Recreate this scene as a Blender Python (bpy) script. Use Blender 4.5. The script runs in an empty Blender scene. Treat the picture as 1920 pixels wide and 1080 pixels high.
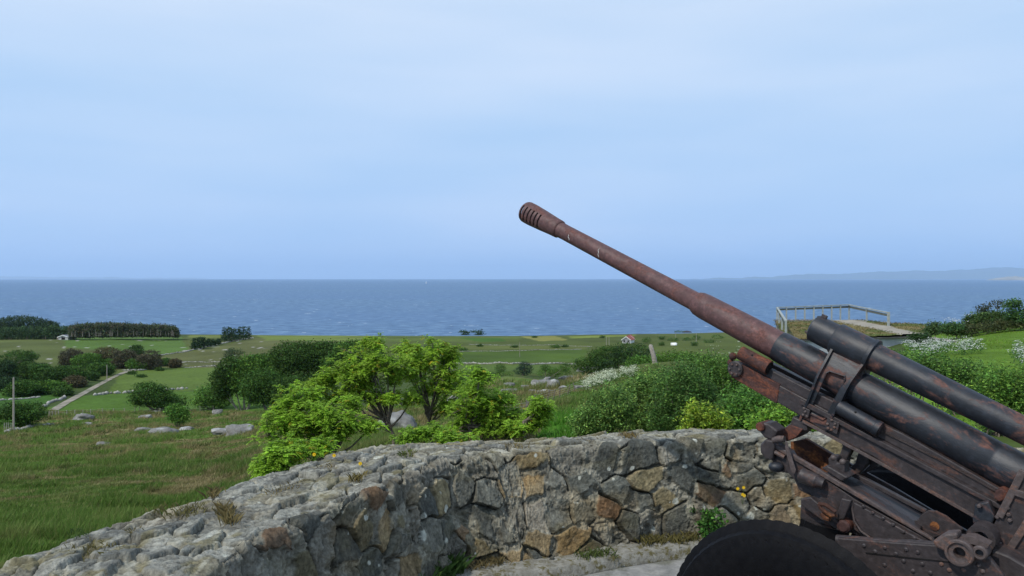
import bpy, math, random
import numpy as np
from mathutils import Vector, Matrix
random.seed(7); RNG = np.random.default_rng(11)
SC = bpy.context.scene
# ------------------------------------------------------------------ camera
F, Y0, CZ = 1500.0, 522.0, 2.1          # focal length in photo pixels, level line, eye height above the pit floor
cam_d = bpy.data.cameras.new('camera'); cam = bpy.data.objects.new('camera', cam_d)
SC.collection.objects.link(cam); SC.camera = cam
cam.location = (0, 0, CZ); cam.rotation_euler = (math.pi/2, 0, 0)
cam_d.sensor_width = 36; cam_d.lens = 36*F/1920; cam_d.shift_y = -(540-Y0)/1920
cam_d.clip_start = .05; cam_d.clip_end = 200000
# ------------------------------------------------------------------ sun, sky, exposure
SUN_AZ = math.atan2(-.74, -.67)          # direction towards the sun, from +Y clockwise
SUN_EL = math.radians(49)
sd = Vector((math.sin(SUN_AZ)*math.cos(SUN_EL), math.cos(SUN_AZ)*math.cos(SUN_EL), math.sin(SUN_EL)))
sl = bpy.data.lights.new('sun', 'SUN'); so = bpy.data.objects.new('sun', sl); SC.collection.objects.link(so)
sl.energy = 3.1; sl.angle = math.radians(.9); sl.color = (1, .95, .87)
SC.cycles.volume_bounces = 3; SC.cycles.max_bounces = 10
so.rotation_euler = sd.to_track_quat('Z', 'Y').to_euler(); so.location = (-20, -30, 60)
SC.view_settings.view_transform = 'Standard'; SC.view_settings.look = 'None'
SC.view_settings.exposure = 0; SC.view_settings.gamma = 1
W = bpy.data.worlds.new('World'); SC.world = W; W.use_nodes = True
nt = W.node_tree; N = nt.nodes; L = nt.links; N.clear()
out = N.new('ShaderNodeOutputWorld'); bg = N.new('ShaderNodeBackground'); bg.inputs[1].default_value = .1
sky = N.new('ShaderNodeTexSky'); sky.sky_type = 'NISHITA'; sky.sun_disc = False
sky.sun_elevation = SUN_EL; sky.sun_rotation = SUN_AZ; sky.altitude = 60; sky.dust_density = 1.5
tc = N.new('ShaderNodeTexCoord'); sx = N.new('ShaderNodeSeparateXYZ'); L.new(tc.outputs['Generated'], sx.inputs[0])
rp = N.new('ShaderNodeValToRGB'); cr = rp.color_ramp
SKYC = [(0, (.44,.645,1.0)), (.05, (.44,.655,.99)), (.13, (.485,.69,.985)), (.22, (.545,.73,.99)), (.33, (.605,.765,.99)), (1, (.46,.62,.88))]
cr.elements[0].position = 0; cr.elements[0].color = (*SKYC[0][1], 1)
cr.elements[1].position = 1; cr.elements[1].color = (*SKYC[-1][1], 1)
for p, c in SKYC[1:-1]:
    e = cr.elements.new(p); e.color = (*c, 1)
L.new(sx.outputs[2], rp.inputs[0])
# thin veil of high cloud: long soft streaks
mp = N.new('ShaderNodeMapping'); mp.inputs['Scale'].default_value = (1.2, 1.2, 7.0); mp.inputs['Rotation'].default_value = (.08, .06, .3)
L.new(tc.outputs['Generated'], mp.inputs[0])
nz = N.new('ShaderNodeTexNoise'); nz.inputs['Scale'].default_value = 1.6; nz.inputs['Detail'].default_value = 4; nz.inputs['Roughness'].default_value = .45
L.new(mp.outputs[0], nz.inputs[0])
mr = N.new('ShaderNodeMapRange'); mr.inputs[1].default_value = .3; mr.inputs[2].default_value = .72; mr.inputs[3].default_value = -.055; mr.inputs[4].default_value = .075
L.new(nz.outputs[0], mr.inputs[0])
cb = N.new('ShaderNodeCombineColor'); 
for i, k in enumerate((1.15, .75, .35)):
    m = N.new('ShaderNodeMath'); m.operation = 'MULTIPLY'; m.inputs[1].default_value = k; L.new(mr.outputs[0], m.inputs[0]); L.new(m.outputs[0], cb.inputs[i])
ad = N.new('ShaderNodeMix'); ad.data_type = 'RGBA'; ad.blend_type = 'ADD'; ad.inputs[0].default_value = 1
L.new(rp.outputs[0], ad.inputs[6]); L.new(cb.outputs[0], ad.inputs[7])
sc10 = N.new('ShaderNodeMix'); sc10.data_type = 'RGBA'; sc10.blend_type = 'MULTIPLY'; sc10.inputs[0].default_value = 1; sc10.inputs[7].default_value = (10, 10, 10, 1)
sc10.clamp_result = False
L.new(ad.outputs[2], sc10.inputs[6])
mx = N.new('ShaderNodeMix'); mx.data_type = 'RGBA'; mx.inputs[0].default_value = .96
L.new(sky.outputs[0], mx.inputs[6]); L.new(sc10.outputs[2], mx.inputs[7])
L.new(mx.outputs[2], bg.inputs[0]); L.new(bg.outputs[0], out.inputs[0])

# ------------------------------------------------------------------ helpers
def P(px, py, d): return Vector(((px-960)/F*d, d, CZ-(py-Y0)/F*d))
def hsh(ix, iy, iz, seed):
    with np.errstate(over='ignore'):
        h = (ix.astype(np.int64)*374761393 + iy.astype(np.int64)*668265263 + iz.astype(np.int64)*2147483647 + seed*1274126177) & 0xffffffff
        h = ((h ^ (h >> 13))*1274126177) & 0xffffffff
        h = (h ^ (h >> 16)) & 0xffffff
    return h/float(0xffffff)
def vn(x, y, z=None, seed=0):
    x = np.asarray(x, float); y = np.asarray(y, float); z = np.zeros_like(x) if z is None else np.asarray(z, float)
    fx, fy, fz = np.floor(x), np.floor(y), np.floor(z); tx, ty, tz_ = x-fx, y-fy, z-fz
    tx = tx*tx*(3-2*tx); ty = ty*ty*(3-2*ty); tz_ = tz_*tz_*(3-2*tz_); r = 0
    for a in (0, 1):
        for b in (0, 1):
            for c in (0, 1):
                w = (tx if a else 1-tx)*(ty if b else 1-ty)*(tz_ if c else 1-tz_)
                r = r + w*hsh(fx+a, fy+b, fz+c, seed)
    return r*2-1
def fbm(x, y, z=None, o=4, seed=0):
    r = 0; a = .5
    for i in range(o):
        r = r + a*vn(x, y, z, seed+i*17); x = np.asarray(x)*2.03+5.1; y = np.asarray(y)*2.03+1.7; a *= .5
        if z is not None: z = np.asarray(z)*2.03+3.3
    return r
def sstep(a, b, x): t = np.clip((x-a)/(b-a), 0, 1); return t*t*(3-2*t)
ORG = {}
def tag(o, label=None, cat=None, group=None, kind=None):
    if label: o['label'] = label
    if cat: o['category'] = cat
    if group: o['group'] = group
    if kind: o['kind'] = kind
    return o
def empty(name, loc, label=None, cat=None, group=None):
    o = bpy.data.objects.new(name, None); SC.collection.objects.link(o); o.location = loc; o.empty_display_size = .2
    ORG[o.name] = Vector(loc); return tag(o, label, cat, group)
def link(name, me, mat, parent=None, base=None):
    if mat is not None:
        for m in (mat if isinstance(mat, (list, tuple)) else [mat]): me.materials.append(m)
    o = bpy.data.objects.new(name, me); SC.collection.objects.link(o)
    if parent is not None:
        org = ORG[parent.name]; me.transform(Matrix.Translation(-org)); o.parent = parent; ORG[o.name] = org
    elif base is not None:
        me.transform(Matrix.Translation(-Vector(base))); o.location = base; ORG[o.name] = Vector(base)
    else: ORG[o.name] = Vector((0, 0, 0))
    return o
def npmesh(name, V, Fc, mat, parent=None, base=None, cols=None, smooth=False, extra=None):
    V = np.asarray(V, np.float32); Fc = np.asarray(Fc, np.int32); n, k = Fc.shape
    me = bpy.data.meshes.new(name); me.vertices.add(len(V)); me.vertices.foreach_set('co', V.ravel())
    me.loops.add(n*k); me.loops.foreach_set('vertex_index', Fc.ravel())
    me.polygons.add(n); me.polygons.foreach_set('loop_start', np.arange(n, dtype=np.int32)*k)
    if smooth: me.polygons.foreach_set('use_smooth', np.ones(n, bool))
    if cols is not None:
        a = me.color_attributes.new('Col', 'FLOAT_COLOR', 'POINT'); c = np.ones((len(V), 4), np.float32); c[:, :3] = cols
        a.data.foreach_set('color', c.ravel())
    me.update(calc_edges=True)
    return link(name, me, mat, parent, base)
class MB:
    def __init__(s): s.v = []; s.f = []
    def add(s, V, Fs):
        b = len(s.v); s.v += [tuple(v) for v in V]; s.f += [tuple(i+b for i in f) for f in Fs]; return s
    def prism(s, A, B):
        """two matching outlines, any number of corners"""
        n = len(A); s.add(list(A)+list(B), [tuple(range(n))[::-1], tuple(range(n, 2*n))]+[(i, (i+1) % n, n+(i+1) % n, n+i) for i in range(n)]); return s
    def box(s, c, dx, dy, dz, ax=None):
        c = Vector(c); X, Y, Z = ax or (Vector((1,0,0)), Vector((0,1,0)), Vector((0,0,1)))
        q = [c+X*dx*a/2+Y*dy*b/2 for a, b in ((-1,-1),(1,-1),(1,1),(-1,1))]
        return s.prism([p-Z*dz/2 for p in q], [p+Z*dz/2 for p in q])
    def tube(s, pts, rad, seg=8, cap=True):
        pts = [Vector(p) for p in pts]; n = len(pts); V = []; rad = rad if hasattr(rad, '__len__') else [rad]*n
        ref = None
        for i, p in enumerate(pts):
            t = (pts[min(i+1, n-1)]-pts[max(i-1, 0)]); t = t.normalized() if t.length > 1e-9 else Vector((0,0,1))
            if ref is None: ref = Vector((0,0,1)) if abs(t.z) < .9 else Vector((1,0,0))
            x = t.cross(ref).normalized(); y = x.cross(t).normalized(); ref = y
            for k in range(seg):
                a = 2*math.pi*k/seg; V.append(p+(x*math.cos(a)+y*math.sin(a))*rad[i])
        Fs = [(i*seg+k, i*seg+(k+1) % seg, (i+1)*seg+(k+1) % seg, (i+1)*seg+k) for i in range(n-1) for k in range(seg)]
        if cap: Fs += [tuple(range(seg))[::-1], tuple((n-1)*seg+k for k in range(seg))]
        return s.add(V, Fs)
    def lathe(s, c, axis, prof, seg=32, x=None, closed=False, fn=None):
        """prof: (offset along axis, radius)"""
        c = Vector(c); a = Vector(axis).normalized(); x = x or (a.cross(Vector((0,0,1))).normalized()); y = a.cross(x)
        V = []
        for j, (o, r) in enumerate(prof):
            for k in range(seg):
                t = 2*math.pi*k/seg; rr = fn(j, k, r) if fn else r
                V.append(c+a*o+(x*math.cos(t)+y*math.sin(t))*rr)
        n = len(prof); m = n if closed else n-1
        Fs = [(i*seg+k, i*seg+(k+1) % seg, ((i+1) % n)*seg+(k+1) % seg, ((i+1) % n)*seg+k) for i in range(m) for k in range(seg)]
        if not closed: Fs += [tuple(range(seg))[::-1], tuple((n-1)*seg+k for k in range(seg))]
        return s.add(V, Fs)
    def ball(s, c, r, seg=10, sq=(1,1,1)):
        c = Vector(c); V = [c+Vector((0,0,r*sq[2]))]; rows = seg//2
        for i in range(1, rows):
            p = math.pi*i/rows
            for k in range(seg):
                t = 2*math.pi*k/seg; V.append(c+Vector((r*sq[0]*math.sin(p)*math.cos(t), r*sq[1]*math.sin(p)*math.sin(t), r*sq[2]*math.cos(p))))
        V.append(c-Vector((0,0,r*sq[2]))); Fs = [(0, 1+k, 1+(k+1) % seg) for k in range(seg)]
        for i in range(rows-2): Fs += [(1+i*seg+k, 1+(i+1)*seg+k, 1+(i+1)*seg+(k+1) % seg, 1+i*seg+(k+1) % seg) for k in range(seg)]
        b = 1+(rows-2)*seg; Fs += [(b+k, len(V)-1, b+(k+1) % seg) for k in range(seg)]
        return s.add(V, Fs)
    def build(s, name, mat, parent=None, base=None, smooth=False, bevel=0, ang=35):
        me = bpy.data.meshes.new(name); me.from_pydata(s.v, [], s.f); me.update()
        import bmesh
        bm = bmesh.new(); bm.from_mesh(me); bmesh.ops.recalc_face_normals(bm, faces=bm.faces)
        if smooth:
            for f in bm.faces: f.smooth = True
            for e in bm.edges:
                if len(e.link_faces) == 2 and e.calc_face_angle(0) > math.radians(ang): e.smooth = False
        bm.to_mesh(me); bm.free()
        o = link(name, me, mat, parent, base)
        if bevel:
            m = o.modifiers.new('bevel', 'BEVEL'); m.width = bevel; m.segments = 2; m.limit_method = 'ANGLE'; m.angle_limit = math.radians(38)
        return o
def catmull(pts, n):
    P_ = [Vector(p) for p in pts]; out = []; m = len(P_)-1
    for i in range(n):
        t = i/(n-1)*m; k = min(int(t), m-1); u = t-k
        p0, p1, p2, p3 = P_[max(k-1, 0)], P_[k], P_[k+1], P_[min(k+2, m)]
        out.append(.5*((2*p1)+(p2-p0)*u+(2*p0-5*p1+4*p2-p3)*u*u+(3*p1-p0-3*p2+p3)*u**3))
    return out
# ------------------------------------------------------------------ materials
def newmat(name):
    m = bpy.data.materials.new(name); m.use_nodes = True; t = m.node_tree; return m, t, t.nodes, t.links, t.nodes['Principled BSDF']
def ramp(n, l, src, stops):
    r = n.new('ShaderNodeValToRGB'); e = r.color_ramp.elements
    e[0].position, e[0].color = stops[0][0], (*stops[0][1], 1); e[1].position, e[1].color = stops[-1][0], (*stops[-1][1], 1)
    for p, c in stops[1:-1]: q = e.new(p); q.color = (*c, 1)
    l.new(src, r.inputs[0]); return r.outputs[0]
def noise(n, l, scale, detail=4, rough=.6, vec=None, stretch=None, dist=0):
    t = n.new('ShaderNodeTexNoise'); t.inputs['Scale'].default_value = scale; t.inputs['Detail'].default_value = detail; t.inputs['Roughness'].default_value = rough; t.inputs['Distortion'].default_value = dist
    if vec is None: vec = n.new('ShaderNodeTexCoord').outputs['Object']
    if stretch is not None:
        mp = n.new('ShaderNodeMapping'); mp.inputs['Scale'].default_value = stretch; l.new(vec, mp.inputs[0]); vec = mp.outputs[0]
    l.new(vec, t.inputs[0]); return t.outputs[0]
def mix(n, l, a, b, fac, mode='MIX'):
    m = n.new('ShaderNodeMix'); m.data_type = 'RGBA'; m.blend_type = mode
    for i, v in ((0, fac), (6, a), (7, b)):
        if isinstance(v, (int, float)): m.inputs[i].default_value = v
        elif isinstance(v, tuple): m.inputs[i].default_value = (*v, 1)
        else: l.new(v, m.inputs[i])
    return m.outputs[2]
def mrange(n, l, v, a, b, c=0., d=1.):
    m = n.new('ShaderNodeMapRange'); l.new(v, m.inputs[0])
    for i, x in enumerate((a, b, c, d)): m.inputs[i+1].default_value = x
    return m.outputs[0]
def bump(n, l, bs, h, dist, strength=1.):
    b = n.new('ShaderNodeBump'); b.inputs['Distance'].default_value = dist; b.inputs['Strength'].default_value = strength
    l.new(h, b.inputs['Height']); l.new(b.outputs[0], bs.inputs['Normal'])
def simple(name, cols, scale=20, rough=.8, bmp=.002, bscale=None, spec=.3, metal=0, detail=5):
    m, t, n, l, bs = newmat(name); k = len(cols)
    c = ramp(n, l, noise(n, l, scale, detail), [(.3+.4*i/max(k-1, 1), cols[i]) for i in range(k)] if k > 1 else [(0, cols[0]), (1, cols[0])])
    l.new(c, bs.inputs['Base Color']); bs.inputs['Roughness'].default_value = rough; bs.inputs['Specular IOR Level'].default_value = spec; bs.inputs['Metallic'].default_value = metal
    if bmp: bump(n, l, bs, noise(n, l, bscale or scale*3, 6), bmp)
    return m
def colmat(name, rough=.85, var=.25, vscale=3, spec=.2, trans=0, bmp=0, bscale=20, detail=4):
    """base colour from the mesh's own colour attribute, varied by noise"""
    m, t, n, l, bs = newmat(name); a = n.new('ShaderNodeAttribute'); a.attribute_name = 'Col'; c = a.outputs[0]
    if var:
        v = mrange(n, l, noise(n, l, vscale, detail), .25, .75, 1-var, 1+var); cc = n.new('ShaderNodeCombineColor')
        for i in range(3): l.new(v, cc.inputs[i])
        c = mix(n, l, c, cc.outputs[0], 1., 'MULTIPLY')
    l.new(c, bs.inputs['Base Color']); bs.inputs['Roughness'].default_value = rough; bs.inputs['Specular IOR Level'].default_value = spec
    if bmp: bump(n, l, bs, noise(n, l, bscale, 6), bmp)
    if trans:
        tr = n.new('ShaderNodeBsdfTranslucent'); l.new(c, tr.inputs[0]); ms = n.new('ShaderNodeMixShader'); ms.inputs[0].default_value = trans
        l.new(bs.outputs[0], ms.inputs[1]); l.new(tr.outputs[0], ms.inputs[2]); l.new(ms.outputs[0], n['Material Output'].inputs[0])
    return m
M_leaf = colmat('leaves', .6, 0, trans=.35, spec=.25)
M_far_leaf = colmat('far_leaves', .8, 0, trans=.2, spec=.1)
M_grass = colmat('grass_blades', .7, 0, trans=.25, spec=.15)
M_ground = colmat('turf_ground', .95, .3, 1.2, .05, bmp=.03, bscale=3, detail=10)
M_bark = simple('bark', [(.05,.04,.03), (.16,.13,.10), (.25,.22,.18)], 14, .9, .01)
M_palebark = simple('pale_bark', [(.12,.10,.08), (.38,.34,.29)], 3, .9, .01)
M_post = simple('weathered_wood', [(.22,.19,.16), (.42,.38,.33)], 9, .9, .003)
M_greywood = simple('grey_painted_wood', [(.24,.26,.24), (.38,.41,.38)], 6, .8, .003)
M_rock = colmat('rock', .9, .35, 4, .2, bmp=.03, bscale=7, detail=8)
# ------------------------------------------------------------------ terrain: measured hillside, ground height by bearing and distance
DD = np.array([.8, 4, 6, 8, 12, 16, 22, 30, 38, 45, 52, 60, 80, 100, 126, 175, 250, 400, 540, 650, 752, 790])
def _c(d, ys, near): # heights for the listed distances: photo rows -> metres
    z = []
    for q in DD:
        if q <= 6: z.append(near)
        else: z.append(None)
    for i, q in enumerate(DD):
        if z[i] is None: z[i] = CZ-(np.interp(math.log(q), [math.log(a) for a in d], ys)-Y0)/F*q
    return z
D2 = [8, 12, 16, 22, 30, 38, 45, 52, 60, 80, 100, 126, 175, 250, 400, 540, 650, 752, 790]
COLS = {
 -1500: (D2, [1070,1026,996,956,917,895,881,868,857,837,822,805,775,731,674,642.5,631,626,626], -.9),
 0:   (D2, [1070,1026,996,956,917,895,881,868,857,837,822,805,775,731,674,642.5,631,626,626], -.9),
 350: (D2, [1068,1020,985,945,908,884,870,856,845,826,812,796,773,731,672,642.5,631.5,627,627], -.9),
 550: (D2, [1064,1000,955,905,868,850,838,826,815,797,785,775,760,718,670,642,631.5,628.5,629], -.8),
 800: (D2, [1055,955,895,848,823,808,798,790,783,768,757,745,725,705,668,642,632,629.5,630], -.6),
 950: (D2, [1020,930,872,818,785,768,756,747,739,724,714,712,706,692,668,642,632,629.5,630], -.5),
 1225:(D2, [990,896,840,787,754,731,714,698,684,728,742,744,734,707,674,642,631,626,626], -.4),
 1450:(D2, [985,880,815,745,707,692,682,676,674,730,745,744,734,707,674,642,630,622,621], -.4),
 1560:(D2, [978,850,790,722,696,684,676,668,662,700,735,744,734,707,674,642,630,620,619], -.4),
 1700:(D2, [968,832,758,703,667,655,641,612,610,668,720,744,734,707,674,642,630,619,618], -.4),
 1920:(D2, [966,828,750,692,651,629,614,606,604,632,690,730,734,707,674,642,630,618,617], -.4),
 4500:(D2, [966,828,750,692,651,629,614,606,604,632,690,730,734,707,674,642,630,618,617], -.4)}
CX = np.array(sorted(COLS)); ZT = np.array([_c(*COLS[c]) for c in CX])
def tz(x, y):
    """ground height above the pit floor"""
    x = np.asarray(x, float); y = np.maximum(np.asarray(y, float), .8); px = np.clip(960+x/y*F, -1500, 4500)
    lx = np.interp(px, CX, np.arange(len(CX))); ly = np.interp(np.log(y), np.log(DD), np.arange(len(DD)))
    i = np.clip(np.floor(lx).astype(int), 0, len(CX)-2); j = np.clip(np.floor(ly).astype(int), 0, len(DD)-2); u, v = lx-i, ly-j
    u = u*u*(3-2*u)*.6+u*.4
    def cm(a): # smooth along distance
        g = lambda k: ZT[i+a, np.clip(k, 0, len(DD)-1)]
        p0, p1, p2, p3 = g(j-1), g(j), g(j+1), g(j+2)
        return p1+(p2-p1)*v
    z = cm(0)*(1-u)+cm(1)*u
    n = fbm(x/14, y/14, o=3, seed=3)*np.clip(y/100, .05, 1.1)*(y > 9)*.9 + fbm(x*.9, y*.9, o=3, seed=8)*.10*np.clip((y-7)/10, 0, 1)
    lawn = sstep(1650, 1750, px)*(y < 75)
    return z+n*(1-.85*lawn)*np.where(y > 500, np.clip((760-y)/300, 0, 1), 1)
YS = np.exp(np.linspace(math.log(7.0), math.log(785), 2600))
def ground(px, py, dmin=7.0):
    """first ground point seen in that direction"""
    x = (px-960)/F*YS; z = tz(x, YS); row = Y0+(CZ-z)/YS*F
    ok = np.where((YS >= dmin) & (row <= py))[0]
    k = ok[0] if len(ok) else len(YS)-1
    return Vector((x[k], YS[k], z[k]))
def on_ground(px, d): x = (px-960)/F*d; return Vector((x, d, float(tz(x, d))))
def inpoly(px, py, poly):
    r = np.zeros(px.shape, bool); n = len(poly)
    for i in range(n):
        x1, y1 = poly[i]; x2, y2 = poly[(i+1) % n]
        c = ((y1 > py) != (y2 > py)) & (px < (x2-x1)*(py-y1)/((y2-y1) or 1e-9)+x1); r ^= c
    return r
FIELDS = [  # outline of a field on the photo, grass colour
 ([(-900,800),(-900,640),(330,634),(480,626),(700,626),(700,700),(-100,720)], (.060,.085,.030)),
 ([(-900,700),(0,645),(0,668),(60,690),(130,672),(250,668),(220,640),(0,630),(-900,630)], (.066,.090,.036)),
 ([(120,632),(340,632),(352,655),(290,668),(120,650)], (.060,.115,.032)),
 ([(280,690),(300,668),(410,650),(480,634),(700,640),(760,690),(400,690)], (.075,.092,.042)),
 ([(355,628),(420,628),(420,633),(355,633)], (.095,.13,.045)),
 ([(200,740),(232,697),(300,690),(410,690),(400,730),(320,735)], (.062,.105,.028)),
 ([(60,775),(150,742),(300,735),(420,732),(520,745),(520,775),(300,768),(80,782)], (.055,.115,.022)),
 ([(-900,800),(-900,770),(0,735),(90,738),(120,745),(60,772)], (.040,.100,.024)),
 ([(480,628),(560,627),(700,629),(700,640),(500,638)], (.095,.14,.040)),
 ([(700,631),(1500,622),(1500,700),(700,710)], (.055,.080,.026)),
 ([(840,648),(1100,648),(1100,655),(840,655)], (.075,.10,.035)),
 ([(700,629),(975,631),(975,640),(700,641)], (.065,.10,.03)),
 ([(860,634),(940,634),(950,640),(900,641)], (.04,.095,.02)),
 ([(976,631),(1040,630),(1066,638),(1010,640)], (.15,.17,.06)),
 ([(1066,631),(1190,627),(1190,630),(1070,635)], (.12,.17,.045)),
 ([(1380,640),(1200,627),(1450,618),(1500,640)], (.065,.095,.03)),
 ([(850,660),(1100,655),(1100,678),(850,680)], (.048,.088,.020)),
 ([(860,684),(1060,684),(1060,700),(860,705)], (.055,.095,.026)),
 ([(1000,830),(1030,782),(1120,775),(1130,830)], (.045,.135,.018)),
 ([(1730,900),(1690,690),(1700,640),(1760,625),(1930,596),(3000,560),(3000,720),(1920,700)], (.072,.145,.022)),
]
def gcol(px, py, x, y):
    c = np.zeros(px.shape+(3,)); c[:] = (.055, .080, .022)
    for poly, col in FIELDS:
        jx = px+fbm(x/9, y/9, o=2, seed=5)*np.clip(4+(y < 60)*8, 0, 12); jy = py+fbm(x/9, y/9, o=2, seed=6)*np.where(y < 200, 3, .5)
        c[inpoly(jx, jy, poly)] = np.array(col)*np.array((1.36,1.2,.92))
    # rough pasture near the wall: rushes and dry bents among green
    rough = (py > 772)*(px < 600) + (py > 700)*(px > 600)*(px < 1240)*(y < 130)*(~inpoly(px, py, FIELDS[18][0]))
    rough = np.clip(rough, 0, 1)*(y < 215)
    n1 = fbm(x/2.6, y/4.5, o=4, seed=21); n2 = fbm(x/1.0, y/1.4, o=3, seed=31); n3 = fbm(x/16, y/20, o=3, seed=41)
    lo = sstep(830, 900, py)*sstep(300, 0, 900-py)
    g = np.array((.078,.135,.024)); b = np.array((.150,.128,.055)); d = np.array((.27,.23,.12))
    t = np.clip(sstep(-.20, .20, n1*1.2+n3*.45-.22*lo+.14*(py < 850)-.14)+n2*.9, 0, 1)[..., None]
    rc = g*(1-t)+b*t; t2 = (sstep(.22, .5, n2*.6+n1*.7)*.5)[..., None]; rc = rc*(1-t2)+d*t2
    c = np.where(rough[..., None] > 0, rc, c)
    v = 1+.35*fbm(x/30, y/40, o=4, seed=51)+.25*n2*(y < 300); c = c*v[..., None]
    # pale stones scattered over the far pasture
    sp = (vn(x/2.2, y/4.5, seed=61) > .80)*(inpoly(px, py, [(-300,640),(100,634),(350,636),(480,640),(700,640),(700,688),(300,688),(250,668),(0,690),(-300,690)]))*(fbm(x/30, y/30, o=2, seed=66) > -.1)
    c[sp > 0] = (.36,.34,.31)
    return np.clip(c, .005, 1)
def terrain():
    ys = np.concatenate([[.8, 2, 4, 6, 6.6], np.exp(np.linspace(math.log(7.2), math.log(785), 560))])
    pxs = np.concatenate([np.linspace(-1500, -260, 50)[:-1], np.arange(-260, 2180, 5.), np.linspace(2180, 4500, 60)])
    PX, YY = np.meshgrid(pxs, ys); X = (PX-960)/F*YY; Z = tz(X, YY)
    Z[YY <= 6.7] = np.minimum(Z[YY <= 6.7], -.5)
    PY = Y0+(CZ-Z)/YY*F; col = gcol(PX, PY, X, YY)
    shore = sstep(735, 765, YY+fbm(X/25, YY/25, o=3, seed=71)*14)[..., None]; col = col*(1-shore)+np.array((.12,.11,.10))*shore
    h, w = X.shape; idx = np.arange(h*w).reshape(h, w); Fc = np.stack([idx[:-1,:-1], idx[:-1,1:], idx[1:,1:], idx[1:,:-1]], -1).reshape(-1, 4)
    o = npmesh('terrain', np.stack([X, YY, Z], -1).reshape(-1, 3), Fc, M_ground, cols=col.reshape(-1, 3), smooth=True); o['kind'] = 'structure'
terrain()
back = MB().add([(-60,-60,-.5),(60,-60,-.5),(60,.9,-.5),(-60,.9,-.5)], [(0,1,2,3)]).build('ground', simple('rough_grass', [(.05,.09,.02),(.09,.09,.035)], 1.2, .95, .03)); back['kind'] = 'structure'
# ------------------------------------------------------------------ sea, far hills, haze
SEA = CZ-53.0
def sea():
    m, t, n, l, bs = newmat('sea_water')
    geo = n.new('ShaderNodeTexCoord').outputs['Object']
    a = noise(n, l, .10, 9, .72, geo, (.55, .8, 1.)); b = noise(n, l, .0016, 4, .5, geo, (.35, 1., 1.)); w = noise(n, l, .035, 3, .6, geo, (.9, 1., 1.))
    c = ramp(n, l, a, [(.38, (.034,.080,.150)), (.5, (.080,.162,.275)), (.62, (.175,.275,.39))])  # reflected sky is put into the base colour
    c = mix(n, l, c, (.075,.150,.29), mrange(n, l, b, .35, .7, 0, .6))
    fo = noise(n, l, .16, 2, .5, geo, (.8, 1., 1.)); k = n.new('ShaderNodeMath'); k.operation = 'MULTIPLY'; l.new(fo, k.inputs[0]); l.new(w, k.inputs[1])
    c = mix(n, l, c, (.7,.75,.8), mrange(n, l, k.outputs[0], .425, .45))
    l.new(c, bs.inputs['Base Color']); bs.inputs['Roughness'].default_value = .55; bs.inputs['Specular IOR Level'].default_value = .12
    bump(n, l, bs, a, 1.5, .5)
    o = MB().add([(-95000, 300, SEA), (95000, 300, SEA), (95000, 90000, SEA), (-95000, 90000, SEA)], [(0,1,2,3)]).build('sea', m); o['kind'] = 'structure'
sea()
def hills(name, d, thick, pts, mat, seed, amp):
    xs = np.arange(pts[0][0], pts[-1][0]+1, 1.5); top = np.interp(xs, [p[0] for p in pts], [p[1] for p in pts])+fbm(xs/30, xs*0, o=5, seed=seed)*amp
    X = (xs-960)/F*d; Zt = np.maximum(CZ-(top-Y0)/F*d, SEA-3); rows = []
    for k in np.linspace(0, 1, 9):
        prof = math.sin(k*math.pi)**.8 if 0 < k < 1 else 0
        rows.append(np.stack([X*(1+(k-.5)*thick/d), np.full_like(X, d+(k-.5)*thick), SEA-3+(Zt-SEA+3)*prof*(1+.12*fbm(xs/14, xs*0+k*4, o=3, seed=seed+2)*(abs(k-.5) > .1))], -1))
    V = np.stack(rows); h, w = V.shape[:2]; idx = np.arange(h*w).reshape(h, w); Fc = np.stack([idx[:-1,:-1], idx[:-1,1:], idx[1:,1:], idx[1:,:-1]], -1).reshape(-1, 4)
    o = npmesh(name, V.reshape(-1, 3), Fc, mat, smooth=True); o['kind'] = 'structure'
M_hill = simple('heath', [(.06,.09,.07), (.10,.13,.12)], .0012, .95, 0)
hills('hills', 55000, 9000, [(1270,524),(1340,521),(1450,518),(1540,514),(1640,511),(1700,509),(1780,506),(1830,504),(1920,501),(2100,498),(2500,502)], M_hill, 81, 4)
hills('headland', 24000, 2400, [(1800,531),(1845,526),(1870,521),(1900,519),(1960,517),(2100,515),(2400,520)], simple('headland_rock', [(.16,.15,.10), (.42,.38,.32)], .004, .95, 0), 83, 4)
hills('hills', 78000, 6000, [(-300,519),(0,518.5),(150,519.5),(330,521),(420,524)], M_hill, 85, 2)
hz = MB().box((0, 42000, 669), 200000, 104000, 1462).build('haze', None); hz['kind'] = 'stuff'; hz['label'] = 'thin blue sea haze over land and water'; hz['category'] = 'haze'
m = bpy.data.materials.new('haze'); m.use_nodes = True; m.node_tree.nodes.clear(); vo = m.node_tree.nodes.new('ShaderNodeVolumePrincipled'); mo = m.node_tree.nodes.new('ShaderNodeOutputMaterial')
vo.inputs['Density'].default_value = 2.4e-5; vo.inputs['Color'].default_value = (.64,.81,1,1); vo.inputs['Anisotropy'].default_value = .2; m.node_tree.links.new(vo.outputs[0], mo.inputs['Volume']); hz.data.materials.append(m)
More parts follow.
